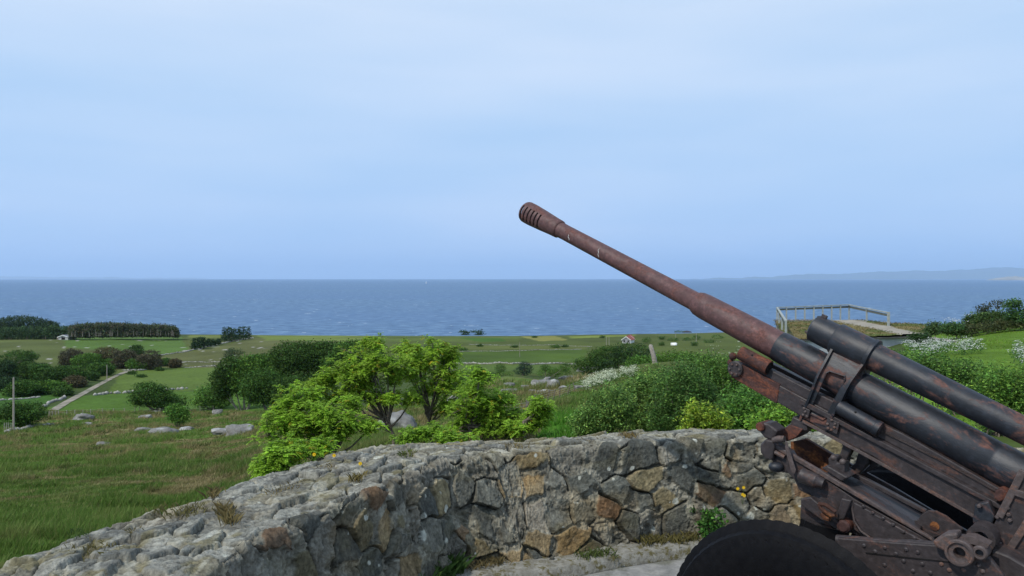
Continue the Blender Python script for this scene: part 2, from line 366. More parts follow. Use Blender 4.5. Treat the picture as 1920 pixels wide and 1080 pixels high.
# ------------------------------------------------------------------ the gun pit: floor, kerb and rubble wall
TOPZ = .715
ST = [((-.7,.9),(-1.9,.5)), ((-1.25,2.3),(-2.3,2.2)), ((-1.42,3.3),(-2.46,3.4)), ((-1.38,4.05),(-2.36,4.18)), ((-1.118,4.70),(-1.95,5.0)), ((-.89,5.15),(-1.72,5.62)),
      ((-.62,5.76),(-1.38,6.30)), ((-.50,6.02),(-1.12,6.54)), ((-.22,6.17),(-.74,6.64)), ((.15,6.32),(-.05,6.76)), ((.70,6.52),(.5,6.94)), ((1.35,6.70),(1.2,7.14)), ((2.13,6.80),(2.1,7.24)), ((3.3,6.60),(3.42,7.0)),
      ((4.0,5.6),(4.4,6.0)), ((4.4,4.4),(4.9,4.6))]
def wall():
    NU = 1500; inn = np.array([tuple(p) for p in catmull([(a[0], a[1], 0) for a, b in ST], NU)])[:, :2]; outr = np.array([tuple(p) for p in catmull([(b[0], b[1], 0) for a, b in ST], NU)])[:, :2]
    mid = (inn+outr)/2; s = np.concatenate([[0], np.cumsum(np.linalg.norm(np.diff(mid, axis=0), axis=1))])
    acr = outr-inn; wid = np.linalg.norm(acr, axis=1); an = acr/wid[:, None]
    FACE = .82; H = TOPZ; nv1, nv2, nv3 = 130, 130, 60
    v = np.concatenate([np.linspace(0, FACE, nv1, endpoint=False), FACE+np.linspace(0, 1, nv2, endpoint=False), FACE+1+np.linspace(0, 1.0, nv3)])
    U, Vv = np.meshgrid(s, v, indexing='ij')
    WID = wid[:, None]
    t1 = np.clip(Vv/FACE, 0, 1); t2 = np.clip(Vv-FACE, 0, 1); t3 = np.clip(Vv-FACE-1, 0, 1)
    bat = (.14+.16*np.exp(-((inn[:, 0]-.15)/.75)**2)*(inn[:, 1] > 5.5))[:, None]
    lat = np.where(Vv < FACE, -(1-t1)*bat, t2*WID); lat = np.where(Vv > FACE+1, WID+t3*.12, lat)
    z = np.where(Vv < FACE, t1*H-.16*(1-t1), H+.02*np.sin(t2*math.pi)); z = np.where(Vv > FACE+1, H-t3*1.5, z)
    dist = np.where(Vv < FACE, .8-(FACE-Vv)*.90/.82, np.where(Vv < FACE+1, .80+t2*WID, .80+WID+t3*1.5))
    B = np.empty(U.shape+(3,)); B[..., :2] = inn[:, None, :]+an[:, None, :]*lat[..., None]; B[..., 2] = z
    # round the two arrises
    for _ in range(14): B[:, 1:-1] = B[:, 1:-1]*.5+(B[:, :-2]+B[:, 2:])*.25
    gu = np.gradient(B, axis=0); gv = np.gradient(B, axis=1); nr = np.cross(gv, gu); nr /= np.linalg.norm(nr, axis=-1, keepdims=True)+1e-9
    if nr[NU//2, nv1+nv2//2, 2] < 0: nr = -nr
    # stone layout
    rg = np.random.default_rng(5); seeds = []
    rows = [(-.06,.2),(.14,.2),(.34,.2),(.55,.2),(.75,.16)]+[(.90+i*.125, .12) for i in range(int(2.8/.125))]
    for y, h in rows:
        x = rg.uniform(-.2, 0)
        while x < s[-1]+.3:
            w = rg.uniform(.15, .42) if y < .85 else rg.uniform(.16, .44)
            seeds.append((x+w/2+rg.normal(0, .03), y+rg.normal(0, .052 if y < .85 else .026))); x += w
    for _ in range(70): seeds.append((rg.uniform(0, s[-1]), rg.uniform(0, .8)))
    for _ in range(90): seeds.append((rg.uniform(0, s[-1]), rg.uniform(.9, 1.8)))
    S = np.array(seeds); ns = len(S); wt = rg.uniform(0, .026, ns); wt[-160:] = rg.uniform(-.02, .0, 160); sx_ = 1.0; sy_ = np.where(S[:, 1] < .85, 1.15, 1.9)
    dm = dist+fbm(U*4.5, dist*4.5, o=5, seed=91)*.040; um = U+fbm(U*4.5+9, dist*4.5, o=5, seed=92)*.050
    pu, pv = um.ravel(), dm.ravel(); ystr = np.where(pv < .85, 1.15, 1.9)
    i1 = np.zeros(len(pu), int); d1 = np.full(len(pu), 9.); d2 = np.full(len(pu), 9.); i2 = np.zeros(len(pu), int)
    CH = 20000
    for a in range(0, len(pu), CH):
        q = slice(a, a+CH); lo, hi = pu[q].min()-.7, pu[q].max()+.7; cand = np.where((S[:, 0] > lo) & (S[:, 0] < hi))[0]
        D = np.hypot(pu[q][:, None]-S[cand, 0], (pv[q][:, None]-S[cand, 1])*ystr[q][:, None])-wt[cand]; part = np.argpartition(D, 1, axis=1)[:, :2]
        da = np.take_along_axis(D, part, 1); o = np.argsort(da, axis=1); part = np.take_along_axis(part, o, 1); da = np.take_along_axis(da, o, 1)
        i1[q] = cand[part[:, 0]]; i2[q] = cand[part[:, 1]]; d1[q] = da[:, 0]; d2[q] = da[:, 1]
    sep = np.hypot(S[i1, 0]-S[i2, 0], (S[i1, 1]-S[i2, 1])*ystr); e = (d2-d1)/2
    top = pv > .86
    mort = (rg.random(ns) < np.where(S[:, 1] < .85, .13, .02)); mort[(S[:, 1] > .6) & (S[:, 1] < .85) & (rg.random(ns) < .30)] = True
    Hs = np.where(mort, .002, np.where(S[:, 1] < .85, rg.uniform(.006, .030, ns), rg.uniform(.004, .024, ns))); tu = rg.normal(0, .07, ns); tv = np.where(S[:, 1] < .85, rg.normal(0, .12, ns), rg.normal(-.03, .07, ns))
    lo_, hi_ = .006, .022
    gap = rg.uniform(0, 1, ns)
    pairh = np.abs(np.sin((i1+i2)*12.9898+(i1*i2 % 97)*78.233)*43758.5) % 1
    rimr = fbm(pu*22, pv*22, o=3, seed=94)
    mw = np.where(pairh < .45, .001, .004+.034*((pairh*7.3) % 1))+rimr*.012; prof = sstep(0, .010, e-mw); prof = np.where(top, sstep(.0, .020, e+rimr*.004), prof)
    du, dv = pu-S[i1, 0], pv-S[i1, 1]
    rough = fbm(pu*16, pv*16, o=4, seed=95); fine = fbm(pu*60, pv*60, o=3, seed=96)
    facet = fbm(pu*5+i1*3.1, pv*5+i1*1.7, o=2, seed=97)
    lay = np.abs(((pv*22+rough*1.2+i1*.37) % 1)-.5)   # slaty layering seen on the coping
    fac2 = np.round(facet*3.2+rimr*.25)/3.2
    disp = prof*(Hs[i1]+tu[i1]*du+tv[i1]*dv+facet*.012+fac2*.012+rough*.005)+fine*.006*(1+1.2*(1-prof))+(rough*.022+.004)*(1-prof)
    disp = disp + np.where(mort[i1], rough*.030+np.abs(fine)*.014, 0)+np.where(top, (lay-.25)*.007*prof, 0)
    crack = (1-sstep(.0, np.where(top, .014, .011), e))*np.where(pairh < np.where(top, .75, .50), 1, .0)
    disp -= crack*np.where(top, .034, .055)
    V = B.reshape(-1, 3)+nr.reshape(-1, 3)*disp[:, None]
    # colours of the stones, with shadow painted into the open cracks
    pal = np.array([(.13,.135,.125),(.17,.17,.155),(.20,.20,.18),(.10,.105,.10),(.26,.22,.14),(.29,.225,.14),(.24,.165,.115),(.16,.145,.10),(.23,.225,.20),(.065,.068,.072),(.30,.27,.23)])
    pc = rg.choice(len(pal), ns, p=[.10,.09,.07,.12,.16,.15,.12,.07,.03,.07,.02]); sc_ = pal[pc]*rg.uniform(.6, 1.35, (ns, 1))
    ct = np.array([(.22,.225,.215),(.25,.25,.235),(.19,.195,.19),(.27,.26,.22)]); tp = S[:, 1] > .83; sc_[tp] = ct[rg.choice(4, tp.sum())]*rg.uniform(.72, 1.25, (tp.sum(), 1)); sc_[mort] = (.24,.23,.205)
    c = sc_[i1]; mc = np.array((.29,.28,.245)); w = (1-prof)[:, None]; c = c*(1-w)+mc*(.9+.5*rough[:, None])*w
    stain = sstep(.0, .45, fbm(pu*3.1, pv*3.1, o=4, seed=98))[:, None]*np.where(top, .15, .6)[:, None]; c = c*(1-stain)+c*np.array((1.15,.92,.62))*stain
    c = c*(1+.45*rough[:, None]+.5*fine[:, None])*(1-.4*crack[:, None])
    yl = (sstep(.12, .4, fbm(pu*5, pv*9, o=4, seed=101))*np.where(top, .55, .15))[:, None]; c = c*(1-yl)+np.array((.25,.22,.11))*yl
    wl = (sstep(.13, .27, fbm(pu*8, pv*14, o=4, seed=102)+.02+.05*(np.abs(pv-.93) < .1))*np.where(top, .42, 0.05))[:, None]; c = c*(1-wl)+np.array((.56,.56,.52))*wl
    # round white lichens
    nl = 260; lx = rg.uniform(0, s[-1], nl); lv = np.where(rg.random(nl) < .75, rg.uniform(.05, .8, nl), rg.uniform(.8, 1.5, nl)); lr = rg.uniform(.006, .014, nl)*(1+1.7*(rg.random(nl) < .32))
    for a, b, r in zip(lx, lv, lr):
        q = (np.abs(pu-a) < r*1.5) & (np.abs(pv-b) < r*1.5)
        if q.any():
            dd = np.hypot((pu[q]-a)*.85, pv[q]-b)/r+rough[q]*.3; k = np.where(prof[q] > .6, sstep(1.05, .85, dd), 0)[:, None]; c[q] = c[q]*(1-k)+np.array((.60,.62,.58))*k
    c = np.clip(c*np.where(top, .90, .86)[:, None]*np.array((.86,.84,.75)), .015, .8)
    h, w_ = U.shape; idx = np.arange(h*w_).reshape(h, w_); Fc = np.stack([idx[:-1,:-1], idx[1:,:-1], idx[1:,1:], idx[:-1,1:]], -1).reshape(-1, 4)
    mm = colmat('rubble_stone', .95, .50, 34, .12, bmp=.014, bscale=60, detail=8)
    o = npmesh('stone_wall', V, Fc, mm, cols=c, smooth=True); tag(o, 'low curved rubble stone wall with lichen and mortar around the gun pit', 'wall')
    return inn, outr
INN, OUTR = wall()
def floor():
    m, t, n, l, bs = newmat('worn_concrete')
    c = ramp(n, l, noise(n, l, 9, 8, .7), [(.3, (.15,.15,.14)), (.5, (.23,.225,.21)), (.7, (.33,.32,.29))])
    mo_ = ramp(n, l, noise(n, l, 3.2, 6, .7), [(.5, (0,0,0)), (.68, (1,1,1))]); c = mix(n, l, c, (.075,.075,.035), mo_)
    l.new(c, bs.inputs['Base Color']); bs.inputs['Roughness'].default_value = .9; bump(n, l, bs, noise(n, l, 60, 6), .006)
    k = INN[::60]; poly = [Vector((p[0], p[1], 0)) for p in k]+[Vector((7, -4, 0)), Vector((-3, -4, 0)), Vector((-2.2, 0, 0))]
    o = MB().prism([p-Vector((0,0,.40)) for p in poly], [p-Vector((0,0,.12)) for p in poly]).build('floor', m); o['kind'] = 'structure'
    # kerb ledge along the foot of the wall
    V, Fs = [], []; q = INN[::12]; tang = np.gradient(q, axis=0); tang /= np.linalg.norm(tang, axis=1)[:, None]; nrm = np.stack([tang[:, 1], -tang[:, 0]], 1)
    if nrm[60].dot(np.array((2.5, 2))-q[60]) < 0: nrm = -nrm
    rg = np.random.default_rng(3)
    for i, (p, nn) in enumerate(zip(q, nrm)):
        wv = .33+.12*math.exp(-((p[0]-.1)/.9)**2)+.008*math.sin(i*.35)+rg.normal(0, .003); hh = .085+rg.normal(0, .004)
        for off, z in ((.06, hh+.012), (wv-.10, hh+.004), (wv-.02, hh-.004), (wv, hh-.03), (wv+.01, .0)): V.append((p[0]+nn[0]*off, p[1]+nn[1]*off, z-.118))
    for i in range(len(q)-1):
        for j in range(4): Fs.append((i*5+j, i*5+j+1, (i+1)*5+j+1, (i+1)*5+j))
    m2, t, n, l, bs = newmat('mossy_kerb'); c = ramp(n, l, noise(n, l, 14, 8, .7), [(.35, (.14,.13,.10)), (.65, (.30,.29,.25))])
    c = mix(n, l, c, (.10,.085,.03), ramp(n, l, noise(n, l, 16, 6, .7), [(.50, (0,0,0)), (.60, (1,1,1))])); l.new(c, bs.inputs['Base Color']); bs.inputs['Roughness'].default_value = .95; bump(n, l, bs, noise(n, l, 50, 6), .01)
    o = MB().add(V, Fs).build('kerb', m2, smooth=True); o['kind'] = 'structure'
floor()
p1 = P(1913, 890, 3.66); pm = P(985, 396, 5.70)
UH = Vector((pm.x-p1.x, pm.y-p1.y, 0)).normalized(); NL = Vector((-UH.y, UH.x, 0))
if NL.dot(Vector((0, 0, CZ))-p1) < 0: NL = -NL
EYE = Vector((0, 0, CZ))
def G(px, py, s=0.):
    r = Vector(((px-960)/F, 1, -(py-Y0)/F)); return EYE+r*((s+(p1-EYE).dot(NL))/r.dot(NL))
AX = (pm-p1).normalized(); UPV = NL.cross(AX)
if UPV.z < 0: UPV = -UPV
def Gs(pts, s): return [G(x, y, s) for x, y in pts]
ROT = AX.rotation_difference(Vector((1,0,0))).to_euler()
# ------------------------------------------------------------------ the gun
def rustmat(name, base, rust, amt, scale=6, rough=.5, stretch=None, bmp=.0015, spec=.4, third=None, sheen=None):
    m, t, n, l, bs = newmat(name)
    m1 = n.new('ShaderNodeMapping'); m1.inputs['Rotation'].default_value = ROT; l.new(n.new('ShaderNodeTexCoord').outputs['Object'], m1.inputs[0]); ov = m1.outputs[0]
    big = noise(n, l, scale, 9, .70, ov, (.45, 1, 1), dist=.5); sm = noise(n, l, scale*9, 6, .7, ov, (.5, 1, 1)); scr = noise(n, l, scale*5, 6, .75, ov, (.10, 1, 1)); dust = noise(n, l, scale*.5, 5, .6, ov)
    cm_ = n.new('ShaderNodeMath'); cm_.operation = 'ADD'; l.new(big, cm_.inputs[0]); q = mrange(n, l, sm, 0, 1, -.12, .12); l.new(q, cm_.inputs[1])
    f = mrange(n, l, cm_.outputs[0], .66-amt*.4, .78-amt*.4)
    bc = ramp(n, l, noise(n, l, scale*2.5, 6, .65, stretch=stretch), [(.3, tuple(x*.6 for x in base)), (.55, base), (.75, tuple(min(1, x*1.7+.004) for x in base))])
    rc = ramp(n, l, noise(n, l, scale*5, 5, .6), [(.3, tuple(x*.55 for x in rust)), (.5, rust), (.72, tuple(min(1, x*1.6) for x in rust))])
    c = mix(n, l, bc, rc, f)
    if third: c = mix(n, l, c, third, mrange(n, l, noise(n, l, scale*1.3, 7, .7), .60, .72, 0, .8))
    c = mix(n, l, c, (.16,.11,.09), mrange(n, l, scr, .60, .76, 0, .55)); c = mix(n, l, c, (.075,.080,.088), mrange(n, l, dust, .5, .8, 0, .16))
    l.new(c, bs.inputs['Base Color']); l.new(mrange(n, l, f, 0, 1, rough, .88), bs.inputs['Roughness']); bs.inputs['Specular IOR Level'].default_value = spec
    bump(n, l, bs, cm_.outputs[0], bmp*2); return m
G_black = rustmat('black_gun_paint', (.014,.017,.023), (.13,.058,.042), .32, 9, .50, spec=.5, third=(.045,.030,.028))
G_brown = rustmat('brown_gun_barrel', (.105,.052,.048), (.125,.055,.045), .38, 14, .55, spec=.35)
G_dark = rustmat('dark_gun_steel', (.040,.032,.032), (.095,.045,.032), .28, 15, .5, spec=.4, third=(.02,.018,.02))
G_rusty = rustmat('red_rusted_steel', (.060,.030,.026), (.15,.052,.030), .50, 15, .75, spec=.25)
G_orange = rustmat('orange_rust', (.060,.028,.020), (.19,.075,.028), .42, 16, .8, spec=.2)
G_edge = rustmat('worn_flange_steel', (.085,.065,.060), (.13,.070,.050), .35, 18, .5, spec=.4)
m, t, n, l, bs = newmat('tyre_rubber'); c = ramp(n, l, noise(n, l, 30, 5), [(.3, (.003,.003,.004)), (.7, (.007,.007,.008))]); l.new(c, bs.inputs['Base Color']); bs.inputs['Roughness'].default_value = .6; bs.inputs['Specular IOR Level'].default_value = .10; bump(n, l, bs, noise(n, l, 120, 4), .0012); M_tyre = m
M_bore = simple('dark_bore', [(.006,.005,.005), (.012,.01,.009)], 8, .9, 0)
M_drop = simple('bird_lime', [(.5,.5,.47), (.75,.74,.7)], 60, .9, .002)

def plate(mb, pts, s0, s1):
    a = Gs(pts, s1); return mb.prism([p+NL*(s0-s1) for p in a], a)
def mirror(mb):
    v = []
    for q in mb.v: q = Vector(q); v.append(tuple(q-NL*2*(q-p1).dot(NL)))
    r = MB(); r.v = v; r.f = list(mb.f); return r
def both(mb): mr_ = mirror(mb); mb.add(mr_.v, mr_.f); return mb
def revolve(pts, s=0., seg=40, k=1.0):
    """pts: (px, py, halfwidth in photo px) along the tube; exact round tube about its own axis"""
    a, b = G(*pts[0][:2], s), G(*pts[-1][:2], s); ax = (b-a).normalized(); prof = []
    for x, y, hw in pts:
        c = G(x, y, s); o = (c-a).dot(ax); r_ = hw*c.y/F*k; w = (c-EYE).cross(ax).normalized()*r_
        pj = lambda q: Vector((q.x/q.y*F, (q.z-CZ)/q.y*F)); e_ = (pj(c+ax*.01)-pj(c)).normalized(); dv = pj(c+w)-pj(c); r_ *= hw/abs(dv.x*e_.y-dv.y*e_.x); prof.append((o, r_*k))
    return a, ax, prof
GB = G(1700, 1100, 0); GB.z = 0
gun = empty('field_gun', GB, 'rusty black and brown wheeled field gun aimed out over the stone wall', 'cannon')
def axl(x): return 396+(x-985)*.5323
TW = (gun, )
# barrel tube with step, sleeve
a, ax, prof = revolve([(1046,axl(1046),15),(1060,axl(1060),14.6),(1180,axl(1180),16.4),(1303,axl(1303),18.2),(1306,axl(1306),20.5),(1311,axl(1311),22.8),(1322,axl(1322),24.2),(1400,axl(1400),26.4),(1466,axl(1466),27.8)], seg=56)
brl = MB().lathe(a, ax, prof, 56).build('barrel', G_brown, gun, smooth=True, ang=50)
# muzzle brake with open slots on both flanks
a, ax, _ = revolve([(985,396,19),(1466,axl(1466),27)])
def brake():
    S = []; x0, x1 = 985, 1050
    L0 = (G(x1, axl(x1))-a).dot(ax); prof = [(-.006, .050), (0, .0625), (.012, .068), (.03, .0705)]
    prof = []
    for x in np.linspace(0, 1, 53):
        hw = np.interp(x, [0, .012, .05, .2, .5, .85, .96, .985, 1], [17.0, 18.6, 20.2, 20.6, 19.4, 17.4, 17.2, 17.0, 15.6]); prof.append((x*L0, hw*G(x0+(x1-x0)*x, axl(x0+(x1-x0)*x)).y/F))
    seg = 72; xd = NL; yd = UPV; V = []; Fs = []
    for o, r in prof:
        for k in range(seg):
            t = 2*math.pi*k/seg; V.append(a+ax*o+(xd*math.cos(t)+yd*math.sin(t))*r)
    slots = []
    for i in range(6): slots += [3+i*5, 4+i*5]
    for j in range(len(prof)-1):
        for k in range(seg):
            t = 2*math.pi*(k+.5)/seg; t = (t+math.pi) % (2*math.pi)-math.pi; tt = min(abs(t), math.pi-abs(t))
            if j in slots and tt < math.radians(40): continue
            Fs.append((j*seg+k, j*seg+(k+1) % seg, (j+1)*seg+(k+1) % seg, (j+1)*seg+k))
    b = len(V)   # inner tube and front lip
    for o, r in prof[:-6]:
        for k in range(seg):
            t = 2*math.pi*k/seg; V.append(a+ax*o+(xd*math.cos(t)+yd*math.sin(t))*(r-.014))
    m = len(prof)-6
    for j in range(m-1):
        for k in range(seg):
            t = 2*math.pi*(k+.5)/seg; t = (t+math.pi) % (2*math.pi)-math.pi; tt = min(abs(t), math.pi-abs(t))
            if j in slots and tt < math.radians(40): continue
            Fs.append((b+j*seg+k, b+(j+1)*seg+k, b+(j+1)*seg+(k+1) % seg, b+j*seg+(k+1) % seg))
    for k in range(seg):
        Fs.append((k, b+k, b+(k+1) % seg, (k+1) % seg))
    q = MB().add(V, Fs).build('muzzle_brake', G_brown, gun, smooth=True, ang=50)
    MB().lathe(a+ax*.008, ax, [(0, .046), (L0*.8, .046)], 32).build('bore_liner', M_bore, q, smooth=True)
brake()
for (x, y, w, h) in ((1066,446,.7,5), (1122,474,.8,5), (1123,468,1,2), (1065,441,1,2)):
    pass
spl = MB()
for x, y, r, sq in ((992,387,.009,1),(998,385,.006,1),(996,391,.005,1),(1002,389,.004,1)):
    c = G(x, y, .045); c = a+ax*(c-a).dot(ax); d = (G(x, y, .05)-c).normalized(); spl.lathe(c+d*.0700, d, [(0, r), (.0025, r*.8), (.0032, r*.3)], 10)
for x, y0_, y1_ in ((1066,440,451), (1123,466,484)):
    pts = []
    for yy in np.linspace(y0_, y1_, 6):
        c = G(x+(yy-y0_)*.12*(1 if x < 1100 else -.6)+.8*math.sin(yy), yy, .05); o = (c-a).dot(ax); cc = a+ax*o; d = (c-cc).normalized(); rr = np.interp(x, [1060, 1180], [14.7, 16.4])*c.y/F; pts.append(cc+d*(rr+.0005))
    MB().tube(pts, [.001, .0022, .0024, .002, .0026, .0012], 6).build('dropping_stain', M_drop, gun)
spl.build('dropping_stain', M_drop, gun)
# black jacket / slide over the barrel
a, ax, prof = revolve([(1460,axl(1460),28.2),(1464,axl(1464),29.2),(1500,axl(1500),30.2),(1560,axl(1560),31.2),(1600,axl(1600),33.2),(1604,axl(1604),33.2),(1700,axl(1700),35.8),(1703,axl(1703),36.6),(1860,axl(1860),38.0),(1862,axl(1862),37.2),(1866,axl(1866),38.6),(1925,axl(1925),40),(2100,axl(2100),44),(2260,axl(2260),48),(2262,axl(2262),56),(2420,axl(2420),62)], seg=64)
MB().lathe(a, ax, prof, 64).build('jacket', G_black, gun, smooth=True, ang=50)
# recuperator cylinder above
def rcy(x): return 614+(x-1525)*.489
ra, rax, prof = revolve([(1525,rcy(1525),22.5),(1527,rcy(1527),25.5),(1545,rcy(1545),26.2),(1600,rcy(1600),27.2),(1700,rcy(1700),26.4),(1906,rcy(1906),25.8),(2200,rcy(2200),27)], seg=56)
rec = MB().lathe(ra, rax, prof, 56).build('recuperator', G_black, gun, smooth=True, ang=50)
_, _, pc = revolve([(1567,rcy(1567),29.2),(1569,rcy(1569),30.4),(1630,rcy(1630),31.2),(1631,rcy(1631),33.2),(1637,rcy(1637),33.4),(1638,rcy(1638),31)])
off = (G(1567, rcy(1567))-ra).dot(rax); MB().lathe(ra+rax*off, rax, pc, 56).build('collar', G_black, gun, smooth=True, ang=40)
nb = MB()
ru = NL.cross(rax); ru = ru if ru.z > 0 else -ru
for ang, r, rr, L_ in ((100, .066, .009, .035), (150, .055, .007, .03), (60, .066, .007, .02), (20, .066, .006, .02), (-30, .060, .008, .045), (-90, .06, .006, .02), (200, .06, .007, .02)):
    d = NL*math.cos(math.radians(ang))+ru*math.sin(math.radians(ang)); nb.lathe(ra+d*r*.92+rax*.02, -rax, [(-.01, rr), (L_*.6, rr), (L_*.75, rr*.8), (L_*.8, rr*.4)], 8)
nb.box(ra+ru*.074+rax*.03, .03, .016, .03, (rax, NL, ru))
nb.lathe(ra-rax*.002, -rax, [(0, .05), (.006, .048), (.010, .03)], 24)
nb.build('end_bolt_ring', G_dark, gun, smooth=True, bevel=.002)
# bracket yoke: curved band round the jacket from collar to cradle, with a window, two raised ribs
LE = [(1563,650,.050),(1548,680,.090),(1535,705,.112),(1522,738,.116),(1512,760,.108),(1503,782,.100)]
RE = [(1624,676,.050),(1607,700,.088),(1590,725,.112),(1573,760,.116),(1560,782,.108),(1551,806,.100)]
def yoke():
    n, m = 25, 17; Lp = catmull([G(x, y, s) for x, y, s in LE], n); Rp = catmull([G(x, y, s) for x, y, s in RE], n); V, Fs = [], []; th = .012
    ax_pt = G(1600, axl(1600))
    def nrm(p): c = ax_pt+AX*(p-ax_pt).dot(AX); return (p-c).normalized()
    for lay in (0, 1):
        for i in range(n):
            for j in range(m):
                p = Lp[i].lerp(Rp[i], j/(m-1)); V.append(p-nrm(p)*th*lay)
    def hole(i, j): return 7 <= i < 21 and 3 <= j < 13 and not (i in (7, 20) and j in (3, 12))
    id_ = lambda l_, i, j: l_*n*m+i*m+j
    for i in range(n-1):
        for j in range(m-1):
            if hole(i, j):
                for (di, dj, a_, b_) in ((-1,0,(i,j),(i,j+1)), (1,0,(i+1,j+1),(i+1,j)), (0,-1,(i+1,j),(i,j)), (0,1,(i,j+1),(i+1,j+1))):
                    if not hole(i+di, j+dj): Fs.append((id_(0,*a_), id_(0,*b_), id_(1,*b_), id_(1,*a_)))
                continue
            Fs.append((id_(0,i,j), id_(0,i,j+1), id_(0,i+1,j+1), id_(0,i+1,j))); Fs.append((id_(1,i,j), id_(1,i+1,j), id_(1,i+1,j+1), id_(1,i,j+1)))
    mb = MB().add(V, Fs)
    for side, E in ((0, Lp), (1, Rp)):   # outward ribs
        A = []; B = []
        for p in E: nn = nrm(p); A += [p-nn*.012]; B += [p+nn*.020]
        t = AX*(.006)
        for i in range(len(E)-1): mb.prism([A[i]-t, A[i+1]-t, A[i+1]+t, A[i]+t], [B[i]-t, B[i+1]-t, B[i+1]+t, B[i]+t])
    rim = [(8,3),(7,4),(7,12),(8,13),(20,13),(21,12),(21,4),(20,3),(8,3)]; pts = []
    for i, j in rim:
        p = Lp[i].lerp(Rp[i], j/(m-1)); pts.append(p+nrm(p)*.004)
    mb.tube(pts, .0045, 6)
    return mb
y1 = yoke(); both(y1); yk = y1.build('bracket', G_black, gun, smooth=True, ang=30)
MB().prism([G(1566,640,.05)+NL*0, G(1628,668,.05), G(1614,712,.05), G(1552,684,.05)], [q-NL*.1 for q in (G(1566,640,.05), G(1628,668,.05), G(1614,712,.05), G(1552,684,.05))]).build('saddle_block', G_dark, gun, bevel=.004)
# cradle: main beam, upper slide rails, grooves
BT = [(1381,679),(1506,746),(1647,822),(1706,853),(1866,938),(2000,1008),(2200,1112)]; BBm = [(2200,1180),(2000,1072),(1827,968),(1706,900),(1635,855),(1547,810),(1502,781),(1372,705)]
cr_ = MB(); plate(cr_, BT+BBm, -.10, .10); cradle = cr_.build('cradle', G_dark, gun, bevel=.006)
fr = MB(); plate(fr, [(1380,677),(1462,721),(1456,757),(1371,707)], -.104, .104); fr.build('cradle_front', G_rusty, gun, bevel=.004)
sr = MB(); plate(sr, [(1402,672),(1520,732),(1694,814),(1777,861),(1869,914),(2000,985),(2000,1006),(1866,937),(1647,820),(1506,745),(1396,688)], .035, .088); both(sr); sr.build('slide_rail', G_dark, gun, bevel=.004)
sr = MB(); plate(sr, [(1500,748),(1706,856),(1866,941),(2000,1012),(2000,1022),(1866,951),(1706,866),(1500,758)], .09, .118); both(sr); sr.build('lower_rail', G_dark, gun, bevel=.003)
sr = MB(); plate(sr, [(1640,800),(1700,829),(1777,868),(1869,920),(1960,968),(1960,972),(1869,924),(1777,872),(1700,833),(1640,804)], .086, .096); both(sr)
plate(sr, [(1505,787),(1640,860),(1706,897),(1827,966),(1960,1040),(1960,1046),(1827,972),(1706,903),(1640,866),(1503,792)], .098, .112); both(sr); sr.build('seam_strip', G_edge, gun, bevel=.001)
# front and rear small sleeves on the cradle, with end rings
def sleeve(name, mat, x0, y0_, x1, y1_, hw, s, ringmat):
    a, ax, pr = revolve([(x0, y0_, hw*.90), (x0+1, y0_+.6, hw), (x1-10, y1_-5, hw*1.02), (x1-9, y1_-4.6, hw*1.1), (x1, y1_, hw*1.1)], s, 28); o = MB().lathe(a, ax, pr, 28).build(name, mat, gun, smooth=True, ang=40)
    MB().lathe(a+ax*(pr[-1][0]-.002), ax, [(0, pr[-1][1]*.78), (.006, pr[-1][1]*.78)], 20).build('plug', ringmat, o, smooth=True)
    c = a+ax*pr[-1][0]*.42; up = (EYE-c).normalized()*.8+Vector((0,0,.5)); up.normalize(); MB().lathe(c+up*pr[1][1]*.97, up, [(0, .006), (.003, .006)], 12).build('oil_hole', M_bore, o)
sleeve('front_sleeve', G_rusty, 1388, 661, 1442, 690, 13.2, .10, M_bore)
sleeve('rear_sleeve', G_black, 1572, 762, 1650, 806, 14.2, .115, G_dark)
MB().ball(G(1374,668,.09), .022, 14).ball(G(1370,680,.08), .020, 12).build('front_knob', G_rusty, gun, smooth=True)
bp = MB(); c0 = G(1379,692,.112); bp.lathe(c0, NL, [(-.02, .045), (.006, .045), (.010, .040)], 18); MB.build(bp, 'bolt_plate', G_dark, gun, smooth=True)
bl = MB()
for k in range(6): t = k*math.pi/3; bl.lathe(c0+(UH*math.cos(t)+Vector((0,0,1))*math.sin(t))*.029+NL*.01, NL, [(0, .007), (.007, .007), (.009, .004)], 6)
for x, y in ((1552,795),(1560,788),(1566,795),(1553,803),(1559,806),(1565,801),(1510,772),(1506,778),(1513,781),(1508,766)): bl.lathe(G(x, y, .12), NL, [(-.02, .0075), (.005, .0075), (.008, .004)], 8)
bl.build('bolt', G_edge, gun, smooth=True)
for q in ([(1551,782),(1574,793),(1569,815),(1546,805)], [(1504,762),(1519,769),(1515,785),(1500,778)]):
    bp = MB(); plate(bp, q, .09, .121); bp.build('bolt_plate', G_dark, gun, bevel=.003); mirror(bp).build('bolt_plate', G_dark, gun, bevel=.003)
# lower carriage: open trough with near and far rails
def zz(x, y): return (1380+x/3.374, 760+y/3.374)
def Z2(*q): return [zz(x, y) for x, y in q]
def Z4(*q): return [(1640+x/4.696, 850+y/4.696) for x, y in q]
def Z7(*q): return [(1420+x/4.695, 770+y/4.695) for x, y in q]
SN, SF = .23, -.12
tr = MB(); plate(tr, Z2((232,238),(560,430),(1240,842),(1252,866),(560,462),(235,268)), SN-.025, SN); tr.build('near_rail', G_edge, gun, bevel=.003)
tr = MB(); plate(tr, Z2((436,205),(620,312),(1000,520),(1470,800),(1470,860),(1000,590),(620,400),(340,330)), SF-.02, SF); tr.build('far_rail', G_dark, gun, bevel=.004)
